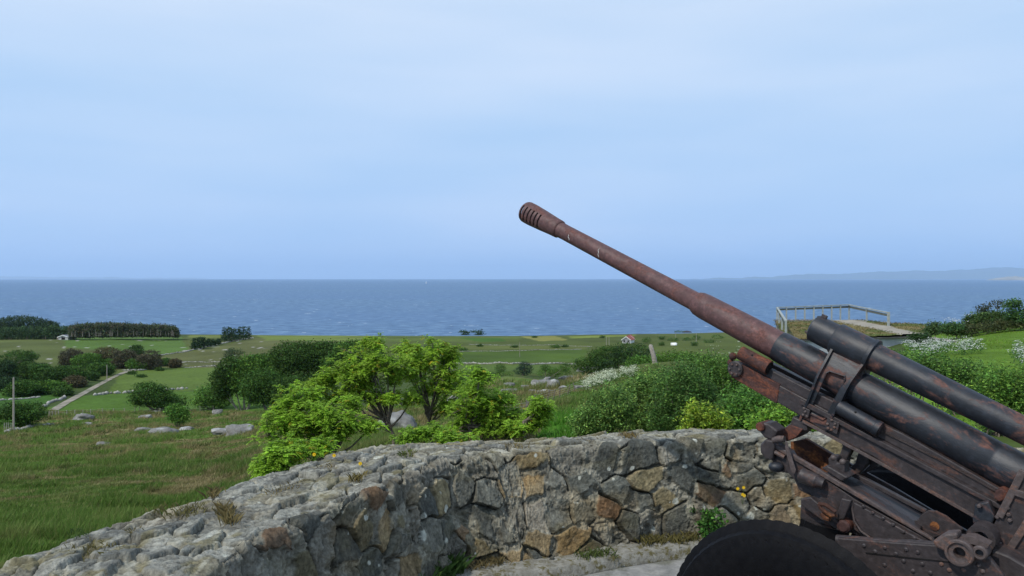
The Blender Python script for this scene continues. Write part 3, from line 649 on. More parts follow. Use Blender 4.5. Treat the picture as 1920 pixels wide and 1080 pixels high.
# trough: inside far wall rusty, floor plate, near web
tr = MB(); plate(tr, Z2((345,232),(440,212),(625,326),(560,480),(345,350)), SF+.0, SF+.03); tr.build('trough_wall', G_orange, gun, bevel=.003)
def spanplate(mb, nearpts, farpts, th=.012):
    A = [G(x, y, SN-.03) for x, y in nearpts]; B = [G(x, y, SF+.005) for x, y in farpts]; n = len(A); V = []
    for p in A: V.append(p)
    for p in B: V.append(p)
    for p in A+B: V.append(p-Vector((0, 0, th)))
    Fs = []; m = 2*n
    for i in range(n-1): Fs += [(i, i+1, n+i+1, n+i), (m+i, m+n+i, m+n+i+1, m+i+1), (i, m+i, m+i+1, i+1), (n+i, n+i+1, m+n+i+1, m+n+i)]
    Fs += [(0, n, m+n, m), (n-1, m+n-1, m+2*n-1, 2*n-1)]
    return mb.add(V, Fs)
tp_ = MB(); spanplate(tp_, Z2((560,425),(900,630),(1160,790)), Z2((690,400),(1000,580),(1210,700))); tp_.build('cover_plate', G_dark, gun, bevel=.003)
tp_ = MB(); spanplate(tp_, Z2((235,300),(560,500),(1160,860)), Z2((350,380),(700,520),(1210,790)), .02); tp_.build('trough_floor', G_orange, gun)
tr = MB(); plate(tr, Z2((240,262),(560,462),(760,600),(1250,868),(1250,1000),(900,900),(740,780),(560,640),(400,500),(330,430)), SN-.03, SN-.012); tr.build('near_web', G_dark, gun, bevel=.003)
# ridge line down the cover
tr = MB(); plate(tr, Z2((690,405),(830,470),(1200,665),(1200,690),(830,500),(690,430)), .02, .05); tr.build('cover_ridge', G_dark, gun, bevel=.003)
# upright plate with round notch and hole
def notch():
    out_ = Z2((1100,735),(1150,725),(1175,690),(1215,665),(1265,668),(1330,700),(1440,785),(1400,800),(1300,820),(1225,848)); a = Gs(out_, .10); mb = MB().prism([p-NL*.014 for p in a], a); mb.build('notched_plate', G_dark, gun, bevel=.003)
    c = G(*zz(1256, 765), .102); MB().lathe(c, NL, [(-.004, .021), (.002, .021)], 20).build('bore_hole', G_orange, gun)
notch()
# curved riveted near plate
def belly():
    ot = Z2((742,610),(900,700),(1100,812),(1245,885),(1245,905),(1000,870),(880,850),(800,800),(755,730),(738,660)); a = Gs(ot, SN+.02); MB().prism([p-NL*.02 for p in a], a).build('riveted_plate', G_dark, gun, bevel=.005)
    ed = MB(); ed.tube(Gs(Z2((742,606),(734,650),(748,730),(790,795),(850,838)), SN+.02), .005, 6); ed.build('plate_edge', G_edge, gun, smooth=True)
    for x, y in ((805,640),(865,680),(930,715),(995,755),(1060,800),(1130,842)):
        MB().lathe(G(*zz(x, y), SN+.02), NL, [(-.004, .0095), (.003, .009), (.007, .005)], 10).build('rivet', G_dark, gun, smooth=True)
belly()
# front head: travelling-lock jaw, knob, saddle
hd = MB(); plate(hd, Z7((5,130),(55,105),(100,115),(180,178),(150,240),(120,262),(60,240),(20,190)), SN-.10, SN+.01); plate(hd, Z7((20,300),(70,250),(140,265),(150,330),(130,440),(70,430),(25,370)), SN-.09, SN+.02); hd.build('travel_lock', G_dark, gun, bevel=.010)
MB().lathe(G(*Z7((32,140))[0], SN+.01), NL, [(-.10, .024), (.012, .024), (.018, .018)], 20).build('lock_knob', G_rusty, gun, smooth=True)
MB().tube([G(*q, SN+.03) for q in Z7((140,262),(190,248),(240,250))], [.016, .018, .017], 12).build('lock_pin', G_edge, gun, smooth=True)
lv = MB(); lv.prism(Gs(Z7((245,262),(262,270),(292,370),(340,520),(330,560),(300,545),(265,420),(245,330)), SN+.055), Gs(Z7((245,262),(262,270),(292,370),(340,520),(330,560),(300,545),(265,420),(245,330)), SN+.03)); lv.build('lock_lever', G_edge, gun, bevel=.004)
sd_ = MB(); plate(sd_, Z7((175,200),(290,110),(310,48),(440,112),(440,180),(385,185),(340,235),(255,275)), -.06, .10); sd_.build('barrel_rest', G_dark, gun, bevel=.008)
sd_ = MB(); plate(sd_, Z7((178,202),(285,125),(400,165),(380,190),(338,236),(256,272)), .098, .112); sd_.build('rest_lip', G_rusty, gun, bevel=.004)
bd = MB(); plate(bd, Z7((120,290),(260,370),(340,520),(520,640),(560,600),(600,640),(560,700),(480,760),(360,700),(300,560),(200,540),(120,440)), SN-.12, SN-.02); bd.build('front_casting', G_dark, gun, bevel=.010)
MB().tube([G(*q, SN+.0) for q in Z7((150,360),(240,410))], [.012, .012], 8).build('clamp_rod', G_edge, gun, smooth=True)
MB().ball(G(*Z7((170,495))[0], SN-.01), .036, 14, (1.2,1,.8)).build('grease_cap', G_black, gun, smooth=True)
MB().lathe(G(*Z7((370,560))[0], SN+.02), (G(*Z7((570,640))[0], SN+.02)-G(*Z7((370,560))[0], SN+.02)), [(0, .028), (.01, .038), (.09, .038), (.10, .030), (.13, .026)], 24).build('spring_case', G_dark, gun, smooth=True)
# pillow block on the cover with two lugs
pb = MB(); plate(pb, Z7((560,505),(620,485),(800,590),(740,625)), .06, SN-.02); plate(pb, Z7((620,420),(660,395),(700,410),(700,460),(765,450),(770,560),(700,580),(625,520)), .10, .17); pb.build('pillow_block', G_dark, gun, bevel=.007)
MB().lathe(G(*Z7((665,528))[0], .172), NL, [(0, .022), (.003, .022)], 18).build('bore_hole', M_bore, gun)
for x, y in ((672,415), (752,452)): MB().ball(G(*Z7((x, y))[0], .16), .017, 12).build('lug', G_edge, gun, smooth=True)
# struts from beam down to the carriage
for a_, s_ in ((((770,250),(860,290),(790,420),(760,560),(700,560),(715,410)), .05), (((900,330),(985,370),(960,480),(880,570),(790,520),(860,460)), -.03), (((1000,380),(1060,410),(1060,500),(930,560),(900,560),(985,480)), -.09)):
    st_ = MB(); plate(st_, Z7(*a_), s_-.03, s_+.03); st_.build('support_strut', G_dark, gun, bevel=.006)
# linkage hanging under the trough
cl = MB(); plate(cl, Z7((380,780),(470,760),(700,960),(760,1040),(720,1060),(560,960),(380,830)), SN-.02, SN+.02); plate(cl, Z7((740,770),(830,790),(760,960),(700,960),(705,900)), SN+.02, SN+.045); cl.build('link_arm', G_dark, gun, bevel=.006)
MB().tube([G(*q, SN+.07) for q in Z7((540,820),(600,830),(690,890),(690,920),(650,925),(560,860),(540,820))], .010, 8).build('chain_link', G_orange, gun, smooth=True)
MB().tube([G(*q, SN+.05) for q in Z7((570,900),(600,940),(640,950))], .016, 8).build('chain_link', G_orange, gun, smooth=True)
MB().lathe(G(*Z7((770,1010))[0], SN+.02), NL, [(-.05, .032), (.02, .032), (.03, .022)], 20).build('pivot_pin', G_rusty, gun, smooth=True)
ft = MB(); plate(ft, Z7((380,790),(370,950),(500,1010),(900,1100),(900,1000),(760,1050),(560,960)), -.2, SN-.03); ft.build('axle_box', G_dark, gun, bevel=.01)
# side plate of the carriage with rounded top flange, rivets and seam
SP = .42
sp = MB(); plate(sp, Z2((640,838),(860,856),(1240,884),(1340,880),(1500,900),(1600,960),(1680,1060),(1800,1240),(1700,1500),(900,1500),(640,1000)), SP-.03, SP); sp.build('side_plate', G_dark, gun, bevel=.006)
fl = MB(); fl.tube([G(*q, SP-.035) for q in Z2((640,850),(860,867),(1240,893),(1330,898))], .024, 16); fl.build('top_flange', G_dark, gun, smooth=True)
sp = MB(); plate(sp, Z2((820,930),(1100,962),(1380,992),(1380,998),(1100,969),(820,937)), SP, SP+.004); sp.build('plate_seam', M_bore, gun)
for x, y in ((810,888),(942,900),(1076,912),(1150,930),(880,925),(1012,940),(1178,1003),(1300,1005),(1120,1048),(1350,1042),(1440,1042),(1535,1010),(1230,1060),(1560,1050),(1060,985),(940,1010)):
    MB().lathe(G(*zz(x, y), SP), NL, [(-.004, .0105), (.003, .010), (.008, .005)], 10).build('rivet', G_dark if x < 1300 else G_edge, gun, smooth=True)
# trunnion bearing: thick ring, cap, small eye
bc_ = G(*zz(1418, 928), SP+.03); ra_ = .066
brg = MB().lathe(bc_, NL, [(-.08, .045), (-.08, .058), (.02, .058), (.026, .053), (.026, .045), (.015, .041), (.015, .024), (-.03, .022)], 36, closed=True).build('trunnion_bearing', G_edge, gun, smooth=True)
MB().lathe(bc_, NL, [(-.04, .03), (-.035, .03)], 20).build('bore_hole', G_orange, brg)
cp = MB(); plate(cp, Z2((1240,862),(1320,812),(1400,808),(1400,850),(1340,890),(1330,930),(1260,900)), SP-.03, SP+.05); cp.build('bearing_cap', G_edge, gun, bevel=.010)
cp = MB().lathe(G(*zz(1545, 930), SP+.03), NL, [(-.06, .016), (-.06, .030), (.01, .030), (.016, .025), (.016, .016)], 24, closed=True); plate(cp, Z2((1440,830),(1500,835),(1600,885),(1590,905),(1500,880),(1450,870)), SP-.04, SP+.03); cp.build('bearing_eye', G_edge, gun, smooth=True, ang=30)
MB().lathe(G(*zz(1545, 930), SP+.02), NL, [(-.02, .017), (.004, .017)], 18).build('plug', G_black, gun)
MB().lathe(G(*Z4((940,745))[0], .30), NL, [(-.08, .03), (-.08, .058), (.02, .058), (.02, .032)], 24, closed=True).build('rear_bush', G_dark, gun, smooth=True)
# rear cradle mount and saddle box at the right edge
rm = MB(); plate(rm, Z4((880,450),(1000,420),(1060,560),(1030,640),(900,700),(860,600)), .05, .16); rm.build('mount_block', G_black, gun, bevel=.008)
rm = MB(); plate(rm, Z4((1060,330),(1110,310),(1175,345),(1160,400),(1100,430),(1050,400)), .06, .14); rm.build('slide_stop', G_rusty, gun, bevel=.006)
rm = MB(); plate(rm, Z4((1290,180),(1800,0),(1800,1400),(1420,1190),(1180,900),(1020,840),(1010,700),(1080,560)), -.02, .17); rm.build('saddle_box', G_dark, gun, bevel=.008)
rb = MB(); 
for q in (((1310,150),(1100,560)), ((1400,520),(1180,860)), ((1240,340),(1500,430))):
    a_, b_ = [G(*Z4(p)[0], .175) for p in q]; rb.box((a_+b_)/2, (b_-a_).length, .02, .03, ((b_-a_).normalized(), NL, NL.cross((b_-a_).normalized())))
rb.build('saddle_rib', G_edge, gun, bevel=.003)
bl = MB()
for x, y in ((1080,560),(1105,800),(920,465),(1170,480),(1180,540),(1190,590),(1040,890)): bl.lathe(G(*Z4((x, y))[0], .175), NL, [(-.02, .010), (.005, .010), (.009, .006)], 6)
bl.build('bolt', G_edge, gun)
rm = MB(); plate(rm, Z4((1020,840),(1180,900),(1500,1090),(1500,1500),(1150,1500),(1000,1100)), .0, .30); rm.build('saddle_base', G_dark, gun, bevel=.01)
# trails, axle
AXC = P(1474, 1230, 3.60)
ws = (AXC-p1).dot(NL)
axc = AXC-NL*ws
MB().tube([axc+NL*(ws-.05), axc-NL*(ws-.05)], .045, 16).build('axle', G_dark, gun, smooth=True)
for sgn in (1, -1):
    q = MB(); A = axc+NL*sgn*.38+Vector((0,0,.05)); Bq = axc-UH*3.2+NL*sgn*.75; Bq.z = .0
    q.box((A+Bq)/2, (Bq-A).length, .12, .16, ((Bq-A).normalized(), NL, NL.cross((Bq-A).normalized()))); q.build('trail', G_dark, gun, bevel=.01)
# wheels: tyre with grooved tread and shoulder lugs, steel rim, hub
def wheel(c, out_dir):
    R = .569; w = .090; k_ = R/.536
    prof = [(-w*.80, .30), (-w, .36), (-w*1.04, .42), (-w*.98, .475), (-w*.90, .500), (-w*.88, .506), (-w*.80, .496), (-w*.70, .520), (-w*.45, .531), (-w*.42, .523), (-w*.34, .523), (-w*.31, .533), (0, R), (w*.31, .533), (w*.34, .523), (w*.42, .523), (w*.45, .531), (w*.70, .520), (w*.80, .496), (w*.88, .506), (w*.90, .500), (w*.98, .475), (w*1.04, .42), (w, .36), (w*.80, .30)]
    prof = [(o, r*k_) for o, r in prof]; seg = 240
    def fn(j, k, r):
        if (j in (4, 5, 19, 20)) and (k % 4 == 0): return r-.010
        if (j in (3, 21)) and (k % 4 == 0): return r-.005
        if (j in (8, 12, 16, 11, 13)) and (k % 4 == 0): return r-.004
        return r
    wl = empty('wheel', c); wl.parent = gun; wl.location = c-GB; ORG[wl.name] = c
    MB().lathe(c, out_dir, prof, seg, closed=True, fn=fn).build('tyre', M_tyre, wl, smooth=True, ang=24)
    MB().lathe(c, out_dir, [(w*.8, .30), (w*.86, .31), (w*.86, .29), (w*.5, .27), (w*.3, .16), (w*.7, .12), (w*.9, .09), (w*1.2, .075), (w*1.22, .05)], 48).build('rim', G_dark, wl, smooth=True)
wheel(AXC, NL); wheel(axc-NL*ws, -NL)
# ------------------------------------------------------------------ vegetation
def leaves(C, size, col, var=.25, aspect=.5, up=0.3, blade=False, rg=RNG, droop=None):
    """one diamond leaf (4 verts) at every point of C"""
    n = len(C); size = np.broadcast_to(np.asarray(size, float), (n,)); d = rg.normal(size=(n, 3)); d[:, 2] = d[:, 2]*.6+(-.3 if droop else .1); d /= np.linalg.norm(d, axis=1)[:, None]
    nn = rg.normal(size=(n, 3)); nn[:, 2] += up*2; w = np.cross(d, nn); w /= np.linalg.norm(w, axis=1)[:, None]+1e-9
    s = (size*rg.uniform(.6, 1.3, n))[:, None]; w = w*s*aspect*.5; d = d*s
    V = np.stack([C-d*.5, C+w, C+d*.5, C-w], 1).reshape(-1, 3); Fc = np.arange(4*n).reshape(n, 4)
    c = np.broadcast_to(np.asarray(col, float), (n, 3))*(1+rg.normal(0, var, (n, 1))).clip(.35, 2.2); hue = rg.normal(0, .10, n); c = c*np.stack([1+hue*1.3, 1+hue*.2, 1-hue*.5], 1)
    return V, Fc, np.repeat(c.clip(.004, .9), 4, axis=0)
def clumpy(ells, n, clump_r, per, rg=RNG, shell=.75, flat=.7, sprig=0, wamp=.28):
    """points in leaf clumps spread over and inside ellipsoids (cx,cy,cz,rx,ry,rz)"""
    E = np.array(ells, float); vol = (E[:, 3]*E[:, 4]+E[:, 3]*E[:, 5]+E[:, 4]*E[:, 5]); k = rg.choice(len(E), max(1, n//per), p=vol/vol.sum())
    d = rg.normal(size=(len(k), 3)); d /= np.linalg.norm(d, axis=1)[:, None]; r = rg.uniform(0, 1, len(k))**.33; r = np.where(rg.random(len(k)) < shell, rg.uniform(.78, 1.08, len(k)), r*.85)
    wob = 1+wamp*fbm(d[:, 0]*1.6+k, d[:, 1]*1.6, d[:, 2]*1.6, o=3, seed=int(abs(E[0, 0])*13) % 97)
    C = E[k, :3]+d*(r*wob)[:, None]*E[k, 3:6]; m = int(per); C = np.repeat(C, m, axis=0); o = rg.normal(size=C.shape)*clump_r; o[:, 2] *= flat
    if sprig:
        s = d*.5+rg.normal(size=d.shape)*.35+np.array((0, 0, .75)); s /= np.linalg.norm(s, axis=1)[:, None]; s = np.repeat(s*rg.uniform(.5, 1.3, (len(k), 1))*sprig, m, axis=0); o = o*.32+s*rg.uniform(-.5, .6, (len(o), 1))
    return C+o, np.repeat(np.arange(len(k)), m)
def foliage(name, ells, n, size, col, mat, parent, clump=.3, per=14, var=.28, cvar=.25, flat=.6, shell=.75, col2=None, aspect=.55, rg=RNG, sprig=0, wamp=.28):
    C, cid = clumpy(ells, n, clump, per, rg, shell, flat, sprig, wamp); q = cid.max()+1; base = np.array(col)*(1+rg.normal(0, cvar, (q, 1))).clip(.4, 1.9)
    if col2 is not None: u = rg.random(q)[:, None] < .3; base = np.where(u, np.array(col2)*(1+rg.normal(0, .15, (q, 1))), base)
    V, Fc, c = leaves(C, size, base[cid], var, aspect, rg=rg); return npmesh(name, V, Fc, mat, parent, cols=c)
def px_ell(px, py, rx, ry, d, depth=1.0): c = P(px, py, d); k = d/F; return (c.x, c.y, c.z, rx*k, (rx+ry)/2*k*depth, ry*k)
GRN = dict(dark=(.052,.105,.022), green=(.085,.175,.028), brown=(.105,.090,.045), mid=(.062,.130,.025), lime=(.12,.25,.03), copper=(.088,.082,.048), conifer=(.036,.072,.028), yellow=(.24,.34,.035), light=(.095,.20,.035))
def fartree(name, label, cat, blobs, d, col, group=None, n=2600, base=None, trunk=True, leaf=None, col2=None, pale=False, tr=None, depth=1.0, clump=None, flat=.5):
    low = max(blobs, key=lambda q: q[1]+q[3]); bx, by = base or (low[0], low[1]+low[3]*.9)
    if d > 100: d = min(d*1.6, ground(bx, by, 60).y)
    E = [px_ell(*b, d, depth) for b in blobs]; g = on_ground(bx, d)
    r = empty(name, g, label, cat, group); px = d/800.0; leaf = leaf or max(.07, 1.9*px); clump = clump or leaf*1.3; n = int(n*(2.2 if d > 100 else 1.5))
    if trunk:
        mb = MB(); rt = (tr or .022*max(e[3]+e[5] for e in E)+.05)
        for j, e in enumerate(E):
            top = Vector(e[:3]); st = g+Vector((random.uniform(-.6, .6)*rt*3, random.uniform(-.4, .4), -.3)); mid_ = st.lerp(top, .5)+Vector((random.uniform(-1,1)*rt*3, 0, 0)); mb.tube([st, mid_, top], [rt, rt*.7, rt*.3], 6)
            for q in range(4): a = random.uniform(0, 6.28); en = top+Vector((math.cos(a)*e[3]*.7, math.sin(a)*e[4]*.7, e[5]*random.uniform(-.2, .5))); mb.tube([mid_.lerp(top, .4), en], [rt*.35, rt*.1], 5)
        mb.build('trunk', M_palebark if pale else M_bark, r, smooth=True)
    foliage('crown', E, n, leaf, GRN[col] if isinstance(col, str) else col, M_far_leaf if d > 60 else M_leaf, r, clump, 12, col2=GRN[col2] if isinstance(col2, str) else col2, flat=flat); return r
# the dark copse below the wall
CP = 'trees of the dark copse in the middle of the pasture'
fartree('tree', 'broad dark-green crown at the back of the copse', 'tree', [(560,668,50,26),(610,665,45,24),(580,695,60,30)], 188, 'dark', CP, 16000, (570,760), tr=.35)
fartree('tree', 'yellowish-green crown at the right end of the copse', 'tree', [(665,660,38,20),(700,668,20,16),(640,680,30,22)], 184, 'mid', CP, 7000, (650,760), col2='green')
fartree('tree', 'rounded mid-green tree left of the broad dark crown in the copse', 'tree', [(475,700,42,34),(500,690,30,28),(455,715,30,26)], 180, 'green', CP, 11000, (462,768), pale=True, tr=.28, col2='mid')
fartree('tree', 'dark tree at the left edge of the copse', 'tree', [(418,712,20,26),(430,690,18,20),(415,735,16,16)], 178, 'dark', CP, 4000, (450,770), pale=True)
fartree('tree', 'dull green full tree in front of the copse with pale trunks below', 'tree', [(495,722,38,30),(520,735,28,24),(480,735,24,22)], 174, 'mid', CP, 9000, (502,768), pale=True, tr=.24)
fartree('tree', 'dark low tree between copse and young light-green trees', 'tree', [(550,735,40,28),(575,750,34,20)], 182, 'dark', CP, 6000, (545,768))
fartree('young_tree', 'bright leafy young tree at the left foot of the copse', 'tree', [(395,742,26,20),(380,752,16,12),(415,748,18,16)], 168, 'light', CP, 2200, (395,768))
fartree('tree', 'round dark lone tree by the meadow fence', 'tree', [(278,738,28,20),(300,745,20,20),(262,748,16,12)], 165, 'mid', None, 3600, (298,772), tr=.3)
fartree('shrub', 'low dark bush just right of the lone tree by the fence', 'shrub', [(330,752,22,10),(318,762,12,12)], 158, 'mid', None, 900, (328,770))
fartree('young_tree', 'small bright sapling standing in rough grass below the fence', 'tree', [(335,780,17,15),(325,768,12,10),(340,772,8,8)], 118, 'light', None, 1500, (331,802), tr=.07)
fartree('tree', 'dark tree behind the tall pole at left edge', 'tree', [(25,775,26,20),(5,785,22,16)], 128, 'dark', 'dark trees by the tall pole', 2600, (20,800))
fartree('tree', 'green spreading tree just right of the tall pole at left edge', 'tree', [(55,772,26,16),(45,785,22,16),(68,778,14,10)], 127, 'mid', 'dark trees by the tall pole', 2600, (55,800), tr=.15, pale=True)
fartree('shrub', 'light green low bush under the tall pole at the left edge', 'shrub', [(8,800,16,10)], 124, 'light', None, 500, (8,806), trunk=False)
WG = 'trees and bushes of the wood left of the track'
WL = [ # label, blobs, col, d
 ('green rounded bush alone above the wood, far left', [(34,671,30,14),(52,668,18,10)], 'mid', 330),
 ('rust-brown tree at the left of the upper row', [(135,668,20,13),(128,678,16,10)], 'copper', 300),
 ('bright green rounded tree among brown ones in the upper row', [(160,678,26,14),(175,672,14,10)], 'green', 292),
 ('dull brown-green tree in the middle of the upper row', [(200,665,24,14),(192,676,18,12)], 'brown', 300),
 ('copper-brown tree next to the tallest dark top of the upper row', [(234,670,20,14),(225,682,16,10)], 'copper', 298),
 ('tallest dark narrow top of the upper row', [(254,658,13,11),(256,672,16,14)], 'dark', 296),
 ('wide copper-brown tree at the right end of the upper row', [(282,672,20,16),(290,682,14,12),(270,680,16,14)], 'copper', 294),
 ('bright green low bush near the right end of the upper row', [(262,686,16,8),(250,682,12,8)], 'green', 286),
 ('green flat bush left of the short pole', [(208,682,20,8)], 'green', 284),
 ('thin grey-brown bush right of the wood', [(328,682,9,8)], 'brown', 290),
 ('thin pale bush beside the wall end, right of the wood', [(311,680,8,7)], 'mid', 292),
 ('very dark tree against the left edge of the wood', [(6,700,22,18),(14,688,14,12)], 'conifer', 262),
 ('dark pointed tree in the lower wood near the left edge', [(50,690,18,12),(45,702,22,14)], 'dark', 262),
 ('green tree with rounded head in the lower wood', [(76,692,20,10),(80,702,22,14)], 'mid', 258),
 ('dark wide tree in the middle of the lower wood', [(112,700,26,14),(98,708,20,14)], 'dark', 250),
 ('mid-green tree right of the wide dark one in the lower wood', [(136,701,24,13),(142,710,16,10)], 'mid', 246),
 ('brownish tree low in the wood near the track', [(138,716,18,10),(148,718,12,8)], 'brown', 238),
 ('flat-topped dark tree beside the short pole', [(188,690,24,9),(194,697,18,8)], 'mid', 252),
 ('dark bush between the flat-topped tree and the track', [(168,706,14,7)], 'dark', 240),
 ('bright green bush at the lower edge of the wood', [(98,726,26,10),(105,732,18,7)], 'green', 228),
 ('dark bush at the foot of the wood near the track bend', [(118,736,14,7)], 'dark', 222),
 ('grey-green bush at lower left of the wood', [(45,726,24,12),(30,735,22,9)], 'mid', 230),
 ('green bush at the lower middle of the wood', [(72,728,24,12)], 'mid', 228),
 ('dark spruce at the far left foot of the wood', [(14,722,20,14)], 'conifer', 238)]
for lb, bl_, col, d in WL: fartree('tree' if 'bush' not in lb else 'shrub', lb, 'tree' if 'bush' not in lb else 'shrub', bl_, d, col, WG, 3600, leaf=.50, clump=.50)
fartree('shrub', 'round dark bush on the hillside above the copse', 'shrub', [(441,662,19,9),(432,664,12,8)], 330, 'conifer', None, 1200, leaf=.4)
# conifers on the low ridge
ORD = ['leftmost','second from left,','third from left,','middle','second from right,','rightmost','leftmost tall','second tall','third tall','middle tall','third from right, tall','second from right, tall','rightmost tallest']
PG = 'dark pines on the ridge above the hillside wall'
i = 0
for px, top, bot, w in ((363,636,655,7),(372,634,654,7),(381,633,653,8),(390,636,650,7),(399,637,648,7),(408,636,646,7),(420,616,640,6),(427,614,641,6),(434,616,640,7),(441,617,640,7),(449,615,638,6),(457,613,637,6),(465,614,636,6)):
    d = 430; b = [(px, bot-(bot-top)*t, w*(1-.75*t)+1.0, (bot-top)*.15) for t in (.2, .4, .6, .8, .95)]
    fartree('pine_tree', ('%s dark pine of the small stand on the ridge' if px > 415 else '%s pine in the low row left of the stand') % ORD[i], 'tree', b, d, 'conifer', PG if px > 415 else 'low pines left of the stand', 420, (px, bot+1), leaf=.75, clump=.5, tr=.12); i += 1
# forest belts by the shore read as masses
def belt(name, label, pts, d, dep, col, col2, n, h_vis, pale=0):
    C = []; xs = np.array([p[0] for p in pts]); tp_ = np.array([p[1] for p in pts]); bt = np.array([p[2] for p in pts]); k = RNG.uniform(xs[0], xs[-1], n//10)
    top = np.interp(k, xs, tp_)+RNG.normal(0, 1.1, len(k))+fbm(k/5, k*0, o=2, seed=4)*2.4; b = np.interp(k, xs, bt)+1; dd = d+RNG.uniform(-dep, dep, len(k)); v = RNG.uniform(0, 1, len(k))**.8; row = top+(b-top)*v*1.02
    C = np.stack([(k-960)/F*dd, dd, CZ-(row-Y0)/F*dd], 1); c = np.where(RNG.random((len(k), 1)) < .35, np.array(col2), np.array(col))*(1+RNG.normal(0, .3, (len(k), 1))).clip(.4, 1.8)
    C = np.repeat(C, 10, axis=0)+RNG.normal(0, 1, (len(k)*10, 3))*(.7,.7,.6); V, Fc, cc = leaves(C, .95, np.repeat(c, 10, axis=0), .2, .7)
    o = npmesh(name, V, Fc, M_far_leaf, cols=cc); tag(o, label, 'forest', kind='stuff')
    mb = MB()
    for _ in range(int((xs[-1]-xs[0])/6)):
        x = random.uniform(xs[0], xs[-1]); dd = d-dep-random.uniform(0, 3); bb = np.interp(x, xs, bt)+1.2; mb.tube([P(x, bb, dd), P(x+random.uniform(-1, 1), bb-random.uniform(6, 13)*h_vis, dd)], [.16, .07], 5)
    o2 = mb.build(name+'_trunks', M_palebark if pale else M_bark, o); tag(o2, kind='stuff')
belt('forest', 'dark wooded knoll at the far left shore', [(-120,600,624),(0,598,622),(20,594,622),(50,592,622),(85,598,622),(110,608,620)], 700, 14, (.035,.065,.028), (.045,.075,.032), 40000, .5)
belt('forest', 'low green shelter belt in front of the wooded knoll', [(-150,618,640),(0,614,640),(60,613,637),(130,612,632)], 600, 10, (.055,.10,.035), (.04,.075,.03), 40000, .7)
belt('forest', 'long shelter belt of grey-trunked trees along the shore', [(130,611,630),(150,608,630),(200,606,629),(260,608,628),(320,611,628),(334,616,630)], 590, 9, (.080,.105,.050), (.115,.105,.07), 60000, 1., 1)
# shrub groups of the middle distance
MG = 'bushes along the field wall beyond the boulders'
for lb, bl_, d, col, n, dp in (
 ('wide dark juniper thicket left of the leaning post', [(1110,685,32,16),(1140,668,34,18)], 92, 'dark', 9000, 1.2),
 ('dark juniper thicket under the white cabin', [(1185,662,36,19),(1160,680,40,18),(1205,680,24,14)], 90, 'conifer', 9000, 1.2),
 ('bright green bush between the juniper thicket and leaning post', [(1200,682,24,14)], 80, 'light', 2500, 1),
 ('round green bush right of the leaning post', [(1260,672,36,12),(1290,676,34,12),(1240,684,20,12)], 84, 'green', 5000, 1),
 ('long low green bush behind the young trees', [(900,706,30,8),(880,704,24,8),(935,704,24,8)], 118, 'mid', 2800, 1),
 ('small blue-green conifer standing over the low bushes', [(985,690,14,10),(984,682,8,6),(980,696,16,8)], 122, (.030,.060,.040), 1800, 1),
 ('grey-green small bush above the low bushes', [(938,690,11,8)], 130, 'mid', 700, 1),
 ('leafy low bush right of the small conifer', [(1030,698,22,9),(1052,696,18,8)], 118, 'green', 2000, 1),
 ('thin bush at the left of the juniper thicket', [(1022,690,8,6),(1060,688,8,8)], 116, 'mid', 800, 1),
 ('dark bush right of the young trees', [(858,707,14,12),(850,715,12,9)], 112, 'dark', 1300, 1)):
    fartree('shrub', lb, 'shrub', bl_, d, col, None, n, leaf=.16 if d < 100 else .2, clump=.28, depth=dp, col2='mid' if 'juniper' in lb else None, flat=.35 if 'juniper' in lb else .6)
BL = ['beside the leaning post top, darkest and roundest', 'right of the cabin, smallest', 'below the small one right of the cabin', 'lone flat one left of the juniper thicket', 'tiny, beside the lone pale pole', 'at left in the green field above the low wall', 'between the young trees and shore field', 'just right of the young tree tops', 'in front of the white covered heap, upper', 'in the field right of the white heap', 'widest but one near the right far field', 'in the right far field under the barrel', 'closest under the barrel at the right', 'behind the top of the juniper thicket', 'tiny, near the yellow shore field', 'tiny, at the hillside foot by the upper meadow', 'left one of two in the upper meadow', 'right one of two in the upper meadow', 'tiny, left of the twin poles', 'behind the long field wall, middle', 'small, above the long field wall at left', 'low and long at the shore right of the cabin', 'dark, beside the right-hand far pole']
BG = 'small dark bushes dotted over the far fields'
for px, py, rx, ry in ((1213,639,7,6),(1241,634,4,3),(1240,645,4,3),(1042,650,8,2.5),(965,650,6,2),(868,655,8,3),(780,652,7,4),(802,650,5,3),(1262,637,9,2.5),(1290,636,10,3),(1305,633,8,4),(1330,640,12,3),(1345,632,10,4),(1180,657,5,3),(1002,632,4,1.5),(300,693,4,2),(247,700,4,2.5),(264,706,4,2),(1130,632,4,2),(1060,649,5,2),(900,648,4,2),(1275,622,10,2),(1302,645,5,4)):
    g_ = ground(px, py+ry, 200); fartree('shrub', 'far bush '+BL.pop(0), 'shrub', [(px, py, rx, ry)], g_.y, 'mid' if rx > 6 else 'dark', BG, 260, leaf=.55, trunk=False)
for px, rx, ry, lb in ((865,4,3,'leftmost'),(872,5,3.5,'second from left'),(880,4,2.5,'smallest, middle'),(889,5,3.2,'second from right'),(899,6,4,'rightmost, largest')): fartree('tree', 'dark low tree on the shoreline, '+lb+' of the row of five', 'tree', [(px, 629-ry*1.1, rx, ry*1.4)], 735, 'conifer', 'five dark trees on the shoreline', 200, leaf=1.2, trunk=False)

